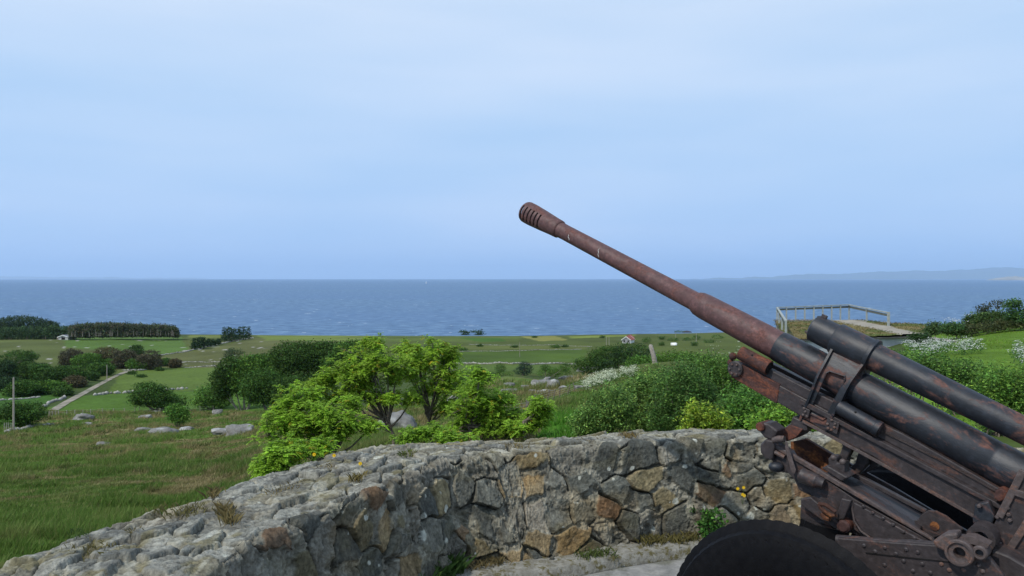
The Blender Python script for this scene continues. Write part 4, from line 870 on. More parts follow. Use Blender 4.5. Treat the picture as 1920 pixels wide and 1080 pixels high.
# the young light-green trees just beyond the wall: visible limbs, leaf tufts at the twig ends
def rowan(label, d, base_px, clusters, col, tufts=34, seed=1, fork=.35, low=None):
    clusters = [(x, y, a*1.15, b*1.05) for x, y, a, b in clusters]+[(x*.6+clusters[(i*3+1) % len(clusters)][0]*.4, y*.6+clusters[(i*3+1) % len(clusters)][1]*.4, a*.6, b*.6) for i, (x, y, a, b) in enumerate(clusters)][::2]; tufts = int(tufts*.66)
    rg = np.random.default_rng(seed); g = on_ground(base_px, d); r = empty('young_tree', g, label, 'tree', 'young light-green trees beyond the wall'); mb = MB(); C = []; rt = .055
    bend = g+Vector((random.uniform(-.1, .1), 0, .5)); E = [px_ell(*c, d, 1.1) for c in clusters]; cen = Vector(np.mean([e[:3] for e in E], axis=0)); node = bend.lerp(cen, fork); mb.tube([g-Vector((0,0,.4)), bend, node], [rt, rt*.85, rt*.7], 8)
    for e in E:
        c = Vector(e[:3])+Vector((0, random.uniform(-.5, .5), 0)); e = (c.x, c.y, c.z)+e[3:]
        st = bend.lerp(node, random.uniform(.2, 1)); m1 = st.lerp(c, .5)+Vector((0,0,-.12*(c-st).length))+Vector((random.uniform(-.1,.1),)*3); mb.tube([st, m1, c-Vector((0,0,e[5]*.6)), c], [rt*.62, rt*.42, rt*.28, rt*.15], 7)
        for _ in range(tufts):
            dr = rg.normal(size=3); dr /= np.linalg.norm(dr); q = c+Vector(dr*np.array(e[3:])*abs(rg.normal(.85, .38))); 
            if _ % 3 == 0: mb.tube([c-Vector((0,0,e[5]*.5)), (c.lerp(q, .5)+Vector((0,0,-.04))), q], [rt*.20, rt*.15, rt*.07], 4, False)
            C.append(tuple(q))
    mb.build('trunk', M_bark, r, smooth=True)
    C = np.array(C); nt_, per, lf = len(C), 12, 13   # tufts of drooping compound leaves
    R_ = np.repeat(C, per, axis=0); az = rg.uniform(0, 6.283, len(R_)); el = rg.uniform(-.3, 1.2, len(R_)); ln = rg.uniform(.11, .20, len(R_)); dr = np.stack([np.cos(az)*np.cos(el), np.sin(az)*np.cos(el), np.sin(el)], 1)
    tone = np.repeat((1+rg.normal(0, .20, nt_)).clip(.5, 1.6), per)*(1+rg.normal(0, .12, len(R_)))
    t = np.tile(np.linspace(.25, 1, lf), len(R_)); A = np.repeat(R_, lf, axis=0); Dd = np.repeat(dr, lf, axis=0); LL = np.repeat(ln, lf)
    pos = A+Dd*(t*LL)[:, None]; pos[:, 2] -= (t**2)*LL*.40; side = np.cross(Dd, (0, 0, 1)); side /= np.linalg.norm(side, axis=1)[:, None]+1e-9; sg = np.where(np.arange(len(pos)) % 2, 1, -1)[:, None]
    ld = side*sg*.8+Dd*.5; ld[:, 2] -= .35; ld /= np.linalg.norm(ld, axis=1)[:, None]; L2 = .044*rg.uniform(.8, 1.2, (len(pos), 1)); wv = np.cross(ld, rg.normal(size=ld.shape)*.5+np.array((0, 0, 1))); wv /= np.linalg.norm(wv, axis=1)[:, None]+1e-9; wv *= .0125
    V = np.stack([pos, pos+ld*L2*.5+wv, pos+ld*L2, pos+ld*L2*.5-wv], 1).reshape(-1, 3); c = np.array(col)*np.repeat(tone, lf)[:, None]*(1+rg.normal(0, .10, (len(pos), 1))); tip = (np.repeat(rg.random(len(R_)) < .025, lf))[:, None]; c = np.where(tip, c*np.array((1.7,.9,.9)), c)
    npmesh('crown', V, np.arange(len(V)).reshape(-1, 4), M_leaf, r, cols=np.repeat(c.clip(.01, .8), 4, axis=0))
RC = (.30,.47,.045)
rowan('tallest young tree with dark forked trunk, centre of the light-green row', 22, 735, [(597,722,26,22),(641,693,28,22),(682,670,32,24),(702,706,34,24),(730,671,30,24),(693,738,28,18),(662,728,24,18),(742,700,28,20),(715,745,22,10),(620,750,18,10),(665,705,20,18),(700,640,14,8),(770,745,16,12)], RC, 56, 2, .30)
rowan('young tree with the highest top, right of the forked tree', 23, 808, [(756,656,14,14),(815,652,22,18),(797,675,28,22),(822,697,28,24),(850,664,10,16),(838,728,26,18),(768,700,28,24),(775,680,22,20),(846,705,16,16),(800,735,20,14),(860,735,16,14),(835,762,16,10)], RC, 50, 3, .35)
rowan('leftmost young tree spreading low over the wall', 19, 628, [(552,752,22,20),(534,771,26,22),(515,800,24,24),(567,778,30,20),(597,773,24,20),(627,784,26,20),(560,805,24,20),(600,808,26,14),(640,810,20,10),(580,750,16,14),(650,760,18,14),(660,790,18,14),(520,780,16,14),(690,800,18,12)], (.27,.45,.04), 46, 4, .2)
rowan('yellow-green undergrowth sapling below the leftmost young tree', 14, 540, [(527,838,22,16),(565,846,26,14),(520,862,18,12),(595,838,18,10),(500,868,14,10)], (.25,.43,.035), 40, 5, .2)
rowan('dense young tree right of the boulder beyond the wall', 21, 860, [(893,725,26,20),(878,752,28,20),(915,747,28,24),(938,771,30,20),(956,786,24,16),(897,782,28,18),(868,775,20,16),(915,805,30,10),(950,805,24,12),(870,805,24,12),(940,750,14,10),(900,700,14,10)], (.25,.42,.04), 50, 6, .3)
rowan('small narrow sapling at the right end of the light-green row', 20, 985, [(1015,758,16,12),(1012,784,20,16),(990,800,22,14),(967,804,20,12),(1020,770,10,12)], (.26,.44,.04), 44, 7, .3)
rowan('low sapling at the wall foot between the forked trunks', 17, 790, [(767,815,20,10),(823,812,26,10),(855,815,20,9)], (.22,.39,.035), 40, 8, .2)
# shrubs close behind the wall on the right: willows, brambles, ferns
def shrub(label, blobs, d, col, n, leaf=.045, col2=None, clump=.09, group='leafy bushes close behind the wall', aspect=.36, name='shrub', shell=.7):
    E = [px_ell(*b, d, .9) for b in blobs]; g = on_ground(blobs[0][0], d); r = empty(name, g, label, 'shrub', group); mb = MB(); rg = np.random.default_rng(n)
    for e in E:
        c = Vector(e[:3])
        for _ in range(9): dr = rg.normal(size=3); dr /= np.linalg.norm(dr); q = c+Vector(dr*np.array(e[3:])*.85); s0 = Vector((c.x+rg.normal(0,.12), c.y+rg.normal(0,.12), float(tz(c.x, c.y))-.1)); mb.tube([s0, s0.lerp(q, .55)+Vector((0,0,.08)), q], [.014, .009, .004], 5, False)
    mb.build('stems', M_bark, r); foliage('leaves', E, n, leaf, GRN[col] if isinstance(col, str) else col, M_leaf, r, clump, 14, col2=GRN[col2] if isinstance(col2, str) else col2, aspect=aspect, shell=shell, cvar=.42, flat=.9, sprig=.26, wamp=.6)
WC = (.19,.32,.07)
shrub('grey-green willow bush right of the bright grass patch', [(1150,768,42,36),(1120,790,38,26),(1100,800,30,14)], 12.5, WC, 17000, col2='mid')
shrub('tall willow bush below the leaning post', [(1225,735,48,40),(1190,760,40,40),(1205,790,50,24)], 13.5, WC, 22000, col2='mid')
shrub('darker willow bush behind the middle of the wall', [(1285,735,50,44),(1260,785,44,28),(1320,770,36,40)], 12, (.095,.19,.040), 22000, col2='mid')
shrub('leafy bush directly behind the front end of the gun', [(1350,705,44,34),(1310,695,34,24),(1380,730,34,34),(1345,740,36,30)], 14, (.13,.25,.045), 22000, col2='mid')
shrub('yellow-green fern clump in front of the willow', [(1302,785,10,20),(1325,792,24,16),(1345,800,22,12),(1288,805,16,10)], 9.6, 'yellow', 5200, .05, clump=.05, group='yellow-green ferns behind the wall')
shrub('green bramble mass under the gun cradle', [(1400,770,44,34),(1440,790,50,26),(1380,795,36,20),(1470,765,30,24)], 10.5, (.11,.24,.04), 17000, .05, 'light')
shrub('pale fern clump behind the gun travel lock', [(1470,790,34,22),(1510,808,34,16),(1430,800,24,14)], 9.2, (.18,.33,.04), 8000, .05, clump=.06, group='yellow-green ferns behind the wall')
shrub('dark willow bush in front of the bunker below the recuperator', [(1480,720,50,24),(1530,745,44,26),(1440,712,30,22)], 15, (.10,.21,.04), 12000, .055, 'mid')
shrub('light-green weeds seen between barrel and recuperator', [(1660,760,60,26),(1720,790,50,26),(1600,730,40,18),(1780,820,50,24)], 11, (.18,.34,.04), 13000, .055, 'yellow', group='weeds on the bank right of the gun')
shrub('green bush mass above the recuperator tube', [(1760,705,50,24),(1810,720,50,34),(1850,740,50,40),(1720,690,34,16)], 14.5, (.13,.25,.045), 22000, .06, 'mid', group='weeds on the bank right of the gun')
shrub('darker green bush toward the right edge on the bank', [(1880,730,46,38),(1910,770,40,40),(1865,775,40,30),(1930,725,30,34)], 12.5, (.15,.28,.045), 18000, .055, 'light', group='weeds on the bank right of the gun')
shrub('low leafy growth below the white daisies', [(1700,680,30,12),(1745,684,40,11),(1660,670,24,9),(1800,690,36,12)], 18, (.12,.24,.04), 9000, .07, 'mid', group='weeds on the bank right of the gun')
# bushes on the rim of the lawn
for lb, bl_, d, col, n in (
 ('large round dark bush on the lawn rim', [(1845,600,30,13),(1868,598,20,12),(1822,606,14,7)], 44, (.065,.115,.03), 5500),
 ('thin-topped bush standing above the large round one', [(1846,580,12,10),(1872,574,12,12)], 46, (.055,.065,.03), 500),
 ('light green bush at the right edge of the lawn rim', [(1908,585,18,16),(1900,570,14,8),(1920,600,26,12)], 42, (.06,.13,.03), 2200),
 ('rounded pale green bush left of the large dark one', [(1785,615,17,8),(1795,620,14,6)], 42, (.075,.15,.045), 1800),
 ('wispy bush with white flower heads on the lawn rim', [(1752,613,9,9),(1747,620,12,6)], 43, (.07,.12,.04), 900),
 ('dark tuft of growth at the corner of the bunker roof', [(1724,634,10,4)], 38, (.035,.075,.02), 1500),
 ('rough brownish growth along the lawn rim', [(1890,608,40,6),(1840,614,40,4),(1800,622,30,3)], 42, (.07,.085,.03), 2600)):
    fartree('shrub', lb, 'shrub', bl_, d, col, 'bushes on the lawn rim', n, leaf=.11, clump=.16, tr=.03)
# ------------------------------------------------------------------ grass and flowers
def tufts(name, label, n, pxr, ymin, ymax, h0, w0, sel=None, blades=4, mult=None, rg=RNG):
    px = rg.uniform(*pxr, n); Y = np.exp(rg.uniform(math.log(ymin), math.log(ymax), n)); X = (px-960)/F*Y
    cl = fbm(X/1.5, Y/1.5, o=3, seed=31)+fbm(X/5, Y/7, o=3, seed=21); Z = tz(X, Y); PY = Y0+(CZ-Z)/Y*F
    k = np.ones(n, bool) if sel is None else sel(px, PY, X, Y)
    px, Y, X, Z, PY, cl = [a[k] for a in (px, Y, X, Z, PY, cl)]; n = len(px); col = gcol(px, PY, X, Y)*1.4; col = np.where((col[:, :1] > .3), (.06, .09, .02), col)
    if mult is not None: col = col*np.array(mult)
    h = h0*(.35+1.5*sstep(.05, .40, cl)+.5*rg.random(n))*(1+Y/90); w = w0*(1+Y/14)
    pos = np.repeat(np.stack([X, Y, Z], 1), blades, axis=0); m = len(pos); a = rg.uniform(0, 6.283, m); rr = rg.uniform(0, .05, m)*np.repeat(1+Y/18, blades); b0 = pos+np.stack([np.cos(a)*rr, np.sin(a)*rr, -.03+a*0], 1)
    H = np.repeat(h, blades)*rg.uniform(.6, 1.2, m); W_ = np.repeat(w, blades); lean = rg.normal(0, .38, (m, 2)); sd_ = np.stack([np.cos(a+1.57), np.sin(a+1.57), a*0], 1)*W_[:, None]*.5; tip = b0+np.stack([lean[:, 0]*H+.18*H, lean[:, 1]*H, H], 1)
    V = np.stack([b0-sd_, b0+sd_, tip], 1).reshape(-1, 3); c = np.repeat(col, blades, axis=0)*(1+rg.normal(0, .22, (m, 1))).clip(.4, 1.8); dry = rg.random((m, 1)) < .10; c = np.where(dry, c*.4+np.array((.16,.13,.06)), c)
    c3 = np.repeat(c, 3, axis=0); o = npmesh(name, V, np.arange(len(V)).reshape(-1, 3), M_grass, cols=c3.clip(.01, .8)); return tag(o, label, 'grass', kind='stuff')
lawnsel = lambda px, py, X, Y: inpoly(px, py, FIELDS[-1][0])
tufts('pasture_grass', 'rough tussocky pasture grass sloping away below the wall', 210000, (-160, 760), 8.3, 230, .13, .010, lambda px, py, X, Y: py > 772)
tufts('moor_grass', 'brownish moor grass around the boulders beyond the wall', 60000, (600, 1480), 9, 105, .15, .011, lambda px, py, X, Y: (py > 695))
tufts('lawn_grass', 'short mown grass of the lawn above the bank', 34000, (1500, 2100), 10, 58, .05, .010, lambda px, py, X, Y: (py < 720) & lawnsel(px, py, X, Y) & ~inpoly(px, py, [(1690,630),(1720,622),(1812,640),(1795,650),(1730,640)]))
def flowers(name, label, poly, n, rg, size=.035, dmin=7, hh=(.35, .75), col=(.80,.80,.76), leafcol=(.06,.14,.03)):
    xs = [p[0] for p in poly]; ys = [p[1] for p in poly]; V = []; Fs = []; cols = []
    px = rg.uniform(min(xs), max(xs), n*3); py = rg.uniform(min(ys), max(ys), n*3); k = inpoly(px, py, poly) & (fbm(px/7, py/3.5, o=2, seed=12) > -.22); px, py = px[k][:n], py[k][:n]
    C = []
    for x, y in zip(px, py):
        g = ground(x, y, dmin); h = rg.uniform(*hh); C.append((g.x, g.y, g.z+h))
    C = np.array(C); H = np.repeat(C, 9, axis=0)+rg.normal(size=(len(C)*9, 3))*np.array((size*1.3, size*1.3, size*.35)); m = len(H); r = size*.42*rg.uniform(.6, 1.3, m)
    a = rg.uniform(0, 6.28, m); u = np.stack([np.cos(a), np.sin(a), rg.normal(0, .25, m)], 1)*r[:, None]; w = np.stack([-np.sin(a), np.cos(a), rg.normal(0, .25, m)], 1)*r[:, None]
    V = np.stack([H-u, H-w, H+u, H+w], 1).reshape(-1, 3); c = np.repeat(np.array(col)*rg.uniform(.75, 1.05, (m, 1)), 4, axis=0)
    m2 = len(C)*6; Lp = np.repeat(C, 6, axis=0); Lp[:, 2] -= rg.uniform(.05, .6, m2)*hh[1]; Lp += rg.normal(0, .05, Lp.shape); lv, lf, lc = leaves(Lp, .09, leafcol, .25, .35, rg=rg)
    V = np.concatenate([V, lv]); c = np.concatenate([c, lc]); o = npmesh(name, V, np.arange(len(V)).reshape(-1, 4), M_leaf, cols=c.clip(0, .9)); return tag(o, label, 'flowers', kind='stuff')
rg = np.random.default_rng(77)
flowers('daisy_patch', 'band of white daisies between the bunker and the lawn', [(1690,655),(1710,648),(1750,650),(1800,652),(1835,656),(1845,664),(1800,668),(1740,670),(1700,662)], 420, rg, .048, 18, (.15,.5))
flowers('daisy_patch', 'white daisies at the right edge below the lawn', [(1890,668),(1940,655),(1940,700),(1905,690)], 110, rg, .045, 14, (.15,.5))
flowers('daisy_patch', 'few white daisies below the long band on the bank', [(1715,675),(1745,672),(1740,690),(1720,692)], 24, rg, .04, 14, (.15,.4))
flowers('cow_parsley', 'cream-white flower patch between the boulders and the willows', [(1092,732),(1105,718),(1140,704),(1195,698),(1200,706),(1160,716),(1120,728),(1100,738)], 560, rg, .085, 30, (.2,.6), (.66,.70,.50), (.07,.13,.04))
flowers('cow_parsley', 'scattered pale flower heads on top of the willow bushes', [(1320,655),(1390,648),(1385,690),(1330,690)], 34, rg, .06, 20, (.5,1.4), (.70,.74,.6), (.08,.16,.04))
flowers('white_flower_head', 'white flower heads along the bushes on the lawn rim', [(1745,628),(1760,618),(1810,622),(1835,626),(1830,632),(1760,634)], 26, rg, .08, 34, (.5,1.1))
# dry tufts and small plants growing on the wall
def onwall(px, py, face=False):
    if not face: d = (CZ-TOPZ-.02)/((py-Y0)/F); return P(px, py, d)
    best = None   # inner face: march along the inner edge
    for i in range(0, len(INN)):
        x, y = INN[i]; e = abs(960+x/y*F-px)
        if 4 < y and (best is None or e < best[0]): best = (e, i)
    x, y = INN[best[1]]; return P(px, py, y-.10)
def tuftlet(name, label, cat, pts, h, n, col, w=.004, spread=.05, group=None, rg=RNG, base=None):
    P0 = np.array([tuple(p) for p in pts]); k = rg.integers(0, len(P0), n); b0 = P0[k]+rg.normal(size=(n, 3))*np.array((spread, spread, .004)); H = h*rg.uniform(.5, 1.2, n); lean = rg.normal(0, .45, (n, 2)); a = rg.uniform(0, 3.14, n)
    sd_ = np.stack([np.cos(a), np.sin(a), a*0], 1)*w*.5; md = b0+np.stack([lean[:, 0]*H*.3, lean[:, 1]*H*.3, H*.6], 1); tip = b0+np.stack([lean[:, 0]*H, lean[:, 1]*H, H], 1)
    V = np.stack([b0-sd_, b0+sd_, md+sd_*.8, tip], 1).reshape(-1, 3); c = np.array(col)*(1+rg.normal(0, .25, (n, 1))).clip(.4, 1.8); o = npmesh(name, V, np.arange(len(V)).reshape(-1, 4), M_grass, base=P0[0], cols=np.repeat(c, 4, axis=0).clip(.01, .8)); return tag(o, label, cat, group)
TG = 'tufts growing on the wall'; DRY = (.17,.135,.055); GR = (.075,.12,.03)
for lb, pp, h, n, c, sp_ in (
 ('longest dry grass tuft in the joints of the left wall top', [(330,962),(350,958),(370,962),(345,966)], .035, 240, (.13,.12,.045), .05),
 ('upright straw tuft near the inner edge of the left wall top', [(420,966),(425,975),(432,985)], .07, 130, DRY, .02),
 ('straw tuft in the outer half of the left wall top', [(403,926),(398,932)], .05, 80, DRY, .02),
 ('yellow moss and grass spot at the lower left of the wall top', [(180,1032),(196,1038),(160,1030)], .03, 130, (.15,.13,.045), .05),
 ('small dry tuft left of the yellow spot', [(140,1000),(150,1006)], .025, 60, GR, .03),
 ('dry tuft at the wall top before the corner', [(525,920),(560,912),(540,925)], .03, 120, DRY, .05),
 ('greenish tuft on the wall top at the corner', [(765,853),(757,856)], .045, 90, (.11,.13,.035), .03),
 ('ochre tuft on the wall top near the yellow flower', [(665,903),(672,898)], .05, 80, (.15,.12,.04), .03),
 ('straw tuft left of the ochre one on the wall top', [(615,878),(600,885)], .03, 60, DRY, .04),
 ('pale dry tuft on the coping behind the pinkish mortar', [(955,838),(975,840)], .04, 70, DRY, .05),
 ('ochre tuft on the coping in front of the willows', [(1175,822),(1182,820)], .05, 80, (.19,.14,.05), .04),
 ('dry tuft on the middle of the coping', [(1090,828),(1120,825)], .025, 60, DRY, .06),
 ('dry tuft near the lower left wall edge', [(250,1000),(262,1006)], .03, 70, (.14,.12,.045), .03),
 ('thin tuft along the outer edge of the left wall', [(310,955),(292,962)], .03, 70, (.13,.12,.04), .04)):
    tuftlet('grass_tuft', lb, 'grass tuft', [onwall(*q) for q in pp], h, n, c, .004, sp_, TG)
def flower(label, spots, stems_from, face=True):
    st_ = MB(); r = empty('yellow_flower', onwall(*stems_from, face), label, 'flower', 'yellow flowers rooted in the wall'); o = ORG[r.name]
    for x, y in spots:
        mb = MB(); c = o+Vector(((x-stems_from[0])/F*o.y, -.03, -(y-stems_from[1])/F*o.y)); st_.tube([o, o.lerp(c, .6)+Vector((.004,-.01,0)), c], .0012, 4)
        for k in range(9): a = k*6.283/9; d = Vector((math.cos(a), -.35, math.sin(a))); w = Vector((-math.sin(a), 0, math.cos(a)))*.0048; mb.add([c, c+d*.008+w, c+d*.016, c+d*.008-w], [(0,1,2,3)])
        mb.ball(c+Vector((0,-.003,0)), .005, 8); mb.build('petals', M_yel, r)
    st_.build('stem', M_stem, r)
M_yel = simple('yellow_petals', [(.70,.42,.01), (.85,.60,.02)], 40, .6, 0); M_stem = simple('green_stem', [(.06,.12,.03), (.10,.17,.04)], 30, .7, 0)
flower('cluster of four yellow flowers on the face beside the gun', [(1381,914),(1392,912),(1390,925),(1393,927)], (1392,945))
flower('two yellow flowers at the foot of the wall corner', [(850,1014),(846,1028)], (856,1046))
flower('single yellow flower right of the pair at the corner foot', [(871,1038)], (876,1062))
flower('yellow flower sticking up from the wall top', [(677,867)], (672,880), False)
flower('yellow flower on the outer edge of the wall top', [(591,850)], (596,860), False)
flower('pale yellow flower low on the outer wall edge', [(628,852)], (632,862), False)
def weed(name, label, c, rx, n, col, leaf, h): 
    r = empty(name, c, label, 'weed'); E = [(c.x, c.y, c.z+h*.5, rx, rx*.6, h*.5)]; mb = MB()
    for _ in range(14): q = c+Vector((random.gauss(0, rx*.5), random.gauss(0, .03), h*random.uniform(.5, 1))); mb.tube([c, c.lerp(q, .5)+Vector((0,0,.02)), q], .0015, 4, False)
    mb.build('stems', M_stem, r); foliage('leaves', E, n, leaf, col, M_leaf, r, .015, 5, aspect=.8, shell=.6)
fb = onwall(1328, 1010, True); weed('weed', 'bushy green weed at the foot of the wall by the tyre', Vector((fb.x, fb.y-.14, -.03)), .12, 700, (.065,.17,.03), .026, .26)
fb = onwall(1300, 960, True); weed('weed', 'small green weed in a joint above the bushy one', fb, .05, 120, (.06,.16,.03), .018, .07)
def footgrass(label, pts, n, h, col): tuftlet('grass_clump', label, 'grass clump', [Vector((onwall(x, 1000, True).x*k+0, onwall(x, 1000, True).y-off, -.035)) for x, k, off in pts], h, n, col, .005, .035, 'grass clumps at the wall foot')
footgrass('long green grass clump in the wall corner', [(800,1,.30),(830,1,.26),(770,1,.34),(855,1,.2)], 420, .13, (.06,.11,.025))
footgrass('dry straw grass at the wall foot right of the corner', [(880,1,.16),(905,1,.15),(930,1,.14)], 260, .06, (.15,.12,.055))
footgrass('short green grass on the kerb in the middle', [(1110,1,.25),(1130,1,.27),(1090,1,.25)], 220, .05, (.08,.11,.03))
footgrass('mossy dry grass at the wall foot left of the weed', [(1230,1,.13),(1260,1,.13),(1290,1,.12),(1210,1,.12)], 420, .07, (.13,.115,.04))
footgrass('green grass at the wall foot behind the tyre', [(1390,1,.12),(1420,1,.12),(1450,1,.12)], 300, .09, (.08,.12,.03))
# ------------------------------------------------------------------ boulders, field walls, fences, poles, houses
import bmesh
def lump(c, rx, ry, rz, seed, sub=3, rough=.28):
    bm = bmesh.new(); bmesh.ops.create_icosphere(bm, subdivisions=sub, radius=1); V = np.array([tuple(v.co) for v in bm.verts]); Fs = [tuple(v.index for v in f.verts) for f in bm.faces]; bm.free()
    n = fbm(V[:, 0]*1.3+seed, V[:, 1]*1.3, V[:, 2]*1.3, o=4, seed=seed)*rough*2; fl = np.sign(V)*np.minimum(np.abs(V), .78)/.78; V = (V*.5+fl*.5)*(1+n)[:, None]*np.array((rx, ry, rz)); return V+np.array(tuple(c)), np.array(Fs)
def boulder(px, py, w, h, label, group='grey boulders in the rough pasture', sub=4, col=(.19,.185,.17), dmin=9, parts=None):
    g = ground(px, py, dmin); k = g.y/F; V, Fs = lump((g.x, g.y, g.z+h*k*.12), w*k*.58, w*k*.5, h*k*.72, int(px+py*3) % 89, sub)
    n = fbm(V[:, 0]*3/k/60, V[:, 1]*3/k/60, V[:, 2]*6/k/60, o=4, seed=9); c = np.array(col)*(1+.5*n[:, None]); c = np.where((n > .22)[:, None], (.33,.33,.31), c)
    return tag(npmesh('boulder', V, Fs, M_rock, base=tuple(g), cols=c.clip(.03, .6), smooth=True), label, 'rock', group)
for px, py, w, h, lb in (
 (156,786,28,13,'pointed grey boulder just below the meadow fence'),(161,796,19,5,'flat stone close below the pointed boulder'),(272,783,17,6,'low pale stones between fence and sapling'),
 (303,813,40,13,'low flat boulder left of the sapling'),(268,808,24,8,'small dark slab left of the flat boulder'),(450,812,42,18,'large jagged outcrop left of the young trees'),(420,812,36,10,'low slab joined to the jagged outcrop'),
 (194,834,20,6,'small pale stone alone in the lower pasture'),(293,773,12,4,'flat pale stone by the lone tree'),(407,776,16,9,'rounded stone under the copse'),(350,806,20,7,'grass-covered stone right of the sapling'),
 (744,805,60,34,'big rounded boulder behind the forked trunk'),(755,757,40,17,'flat grey boulder seen through the young trees'),(605,760,42,10,'pale slab left of the young tree crowns'),(850,752,18,11,'small boulder between the two tallest young trees'),(560,812,30,14,'boulder half hidden in the leftmost young tree'),(720,748,30,14,'pale boulder at the back of the young trees'),
 (1106,700,36,17,'largest rounded boulder beside the juniper thicket'),(1037,726,22,18,'upright pale boulder in the row'),(1014,725,30,14,'long low boulder left of the upright one'),(984,731,14,11,'small round boulder in the row'),
 (954,724,20,8,'flat stone at the left end of the row'),(960,735,36,7,'long flat slab below the row'),(1062,712,22,8,'flat stone between the row and largest boulder'),(1023,737,28,8,'low rock under the upright boulder'),(1000,736,14,6,'little rock right of the round boulder'),(1056,727,12,4,'small flat stone right of the upright boulder'),(1026,712,10,6,'small stone behind the upright boulder'),
 (1085,727,16,5,'small pale stone by the netting fence')): boulder(px, py, w, h, lb, 'boulders in a row below the field wall' if 940 < px < 1120 else 'grey boulders in the rough pasture')
boulder(1287, 619.5, 17, 6, 'dark rock in the surf off the shore', 'rocks in the surf', 2, (.05,.05,.055), 700); boulder(1272, 621, 7, 2.5, 'small dark rock beside the larger one in the surf', 'rocks in the surf', 2, (.06,.06,.06), 700)
boulder(770, 628.5, 8, 3, 'dark rock at the shoreline straight out to sea', 'rocks in the surf', 2, (.06,.06,.06), 700)
def stonerow(label, pts, h_px, w_px, name='dry_stone_wall', cat='wall', group='dry stone field walls', col=(.30,.29,.26), dmin=60, gapp=.1):
    G_ = [ground(x, y, dmin) for x, y in pts]; Vs, Fss, cs, b = [], [], [], 0
    for p, q in zip(G_[:-1], G_[1:]):
        L_ = (q-p).length; k = ((p.y+q.y)/2)/F; n = int(min(260, max(4, L_/(w_px*k*.55))))
        for i in range(n):
            if random.random() < gapp: continue
            t = (i+random.random()*.6)/n; x = p.x+(q.x-p.x)*t; y = p.y+(q.y-p.y)*t; z = float(tz(x, y)); s_ = random.uniform(.6, 1.3); V, Fs = lump((x, y+random.uniform(-.3, .3)*k*w_px, z+h_px*k*.3*s_), w_px*k*.5*s_, w_px*k*.4, h_px*k*.6*s_, random.randint(0, 60), 1, .25)
            Vs.append(V); Fss.append(Fs+b); b += len(V); cs.append(np.tile(np.array(col)*random.uniform(.6, 1.35), (len(V), 1)))
    o = npmesh(name, np.concatenate(Vs), np.concatenate(Fss), M_rock, base=tuple(G_[0]), cols=np.concatenate(cs).clip(.02, .7)); return tag(o, label, cat, group)
stonerow('pale stone field wall crossing the meadow behind the lone tree', [(176,742),(200,739),(245,737),(290,733),(320,731),(352,729)], 5, 6)
stonerow('tumbled stone wall along the left side of the track', [(82,764),(92,756),(105,752),(122,746)], 5, 6)
stonerow('row of tumbled stones right of the tall pole', [(10,812),(30,807),(50,803),(75,799),(105,797)], 5, 8)
stonerow('low stone wall left of the track in the small meadow', [(0,751),(40,749),(75,745)], 3, 6)
stonerow('thin stone wall climbing the hillside to the pines', [(282,668),(320,664),(360,657),(400,649),(425,643),(450,638),(475,634)], 2.2, 3, dmin=200)
stonerow('field wall across the hillside above the copse', [(336,679),(370,679),(422,678)], 1.6, 3, dmin=200)
stonerow('field wall at the top of the green field by the track', [(345,690),(380,688),(410,687)], 2, 4, dmin=200)
stonerow('pale stones at the bend of the track', [(226,695),(245,694),(262,695),(275,694)], 2.6, 5, dmin=180)
stonerow('long field wall behind the bushes and boulders', [(840,682),(900,683),(960,683),(1020,683),(1085,684)], 2.6, 3.4, dmin=150)
stonerow('long field wall near the shore, left of the cabin', [(830,662),(900,659),(1000,657),(1090,655)], 1.3, 2.4, dmin=200, col=(.24,.24,.2))
stonerow('far field wall below the shore fields', [(880,646),(960,648),(1040,647),(1110,650)], 1.2, 2.4, dmin=200, col=(.24,.24,.2))
stonerow('pale shingle and rocks along the shoreline', [(480,627.5),(560,628),(700,629),(860,629),(980,628.5)], 1.4, 4, 'shore_rocks', 'rocks', None, (.20,.19,.18), 600, .25)
stonerow('rocks along the shoreline right of the cabin', [(1000,628),(1130,626),(1240,623),(1340,621)], 1.2, 4, 'shore_rocks', 'rocks', None, (.22,.21,.2), 600, .35)
def road(name, pts, w_px, mat, lift=.06, dmin=60):
    V = []; Fs = []; G_ = []
    for (x, y, w), (x2, y2, w2) in zip(pts[:-1], pts[1:]):
        for t in np.linspace(0, 1, 14, endpoint=False): G_.append((x+(x2-x)*t, y+(y2-y)*t, w+(w2-w)*t))
    G_.append(pts[-1])
    for x, y, w in G_:
        for s_ in (-1, -.5, 0, .5, 1): g = ground(x+s_*w/2, y, dmin); V.append((g.x, g.y, g.z+lift))
    for i in range(len(G_)-1):
        for j in range(4):
            q = [i*5+j, i*5+j+1, (i+1)*5+j+1, (i+1)*5+j]
            if max(V[a][1] for a in q)/min(V[a][1] for a in q) < 1.25: Fs.append(tuple(q))
    o = MB().add(V, Fs).build(name, mat, smooth=True); o['kind'] = 'structure'
M_track = simple('gravel_track', [(.10,.12,.05), (.24,.21,.16), (.33,.29,.23)], .35, .95, .02)
road('road', [(92,775,18),(125,755,16),(160,736,14),(195,717,11),(222,703,9),(236,698,12),(250,695,14)], 0, M_track, .12)
road('path', [(1700,628,22),(1730,633,26),(1760,638,30),(1790,642,24)], 0, simple('worn_gravel', [(.20,.19,.15), (.38,.35,.29)], 3, .95, .01), .05, 24)
M_wire = simple('wire', [(.3,.3,.3), (.4,.4,.4)], 5, .5, 0)
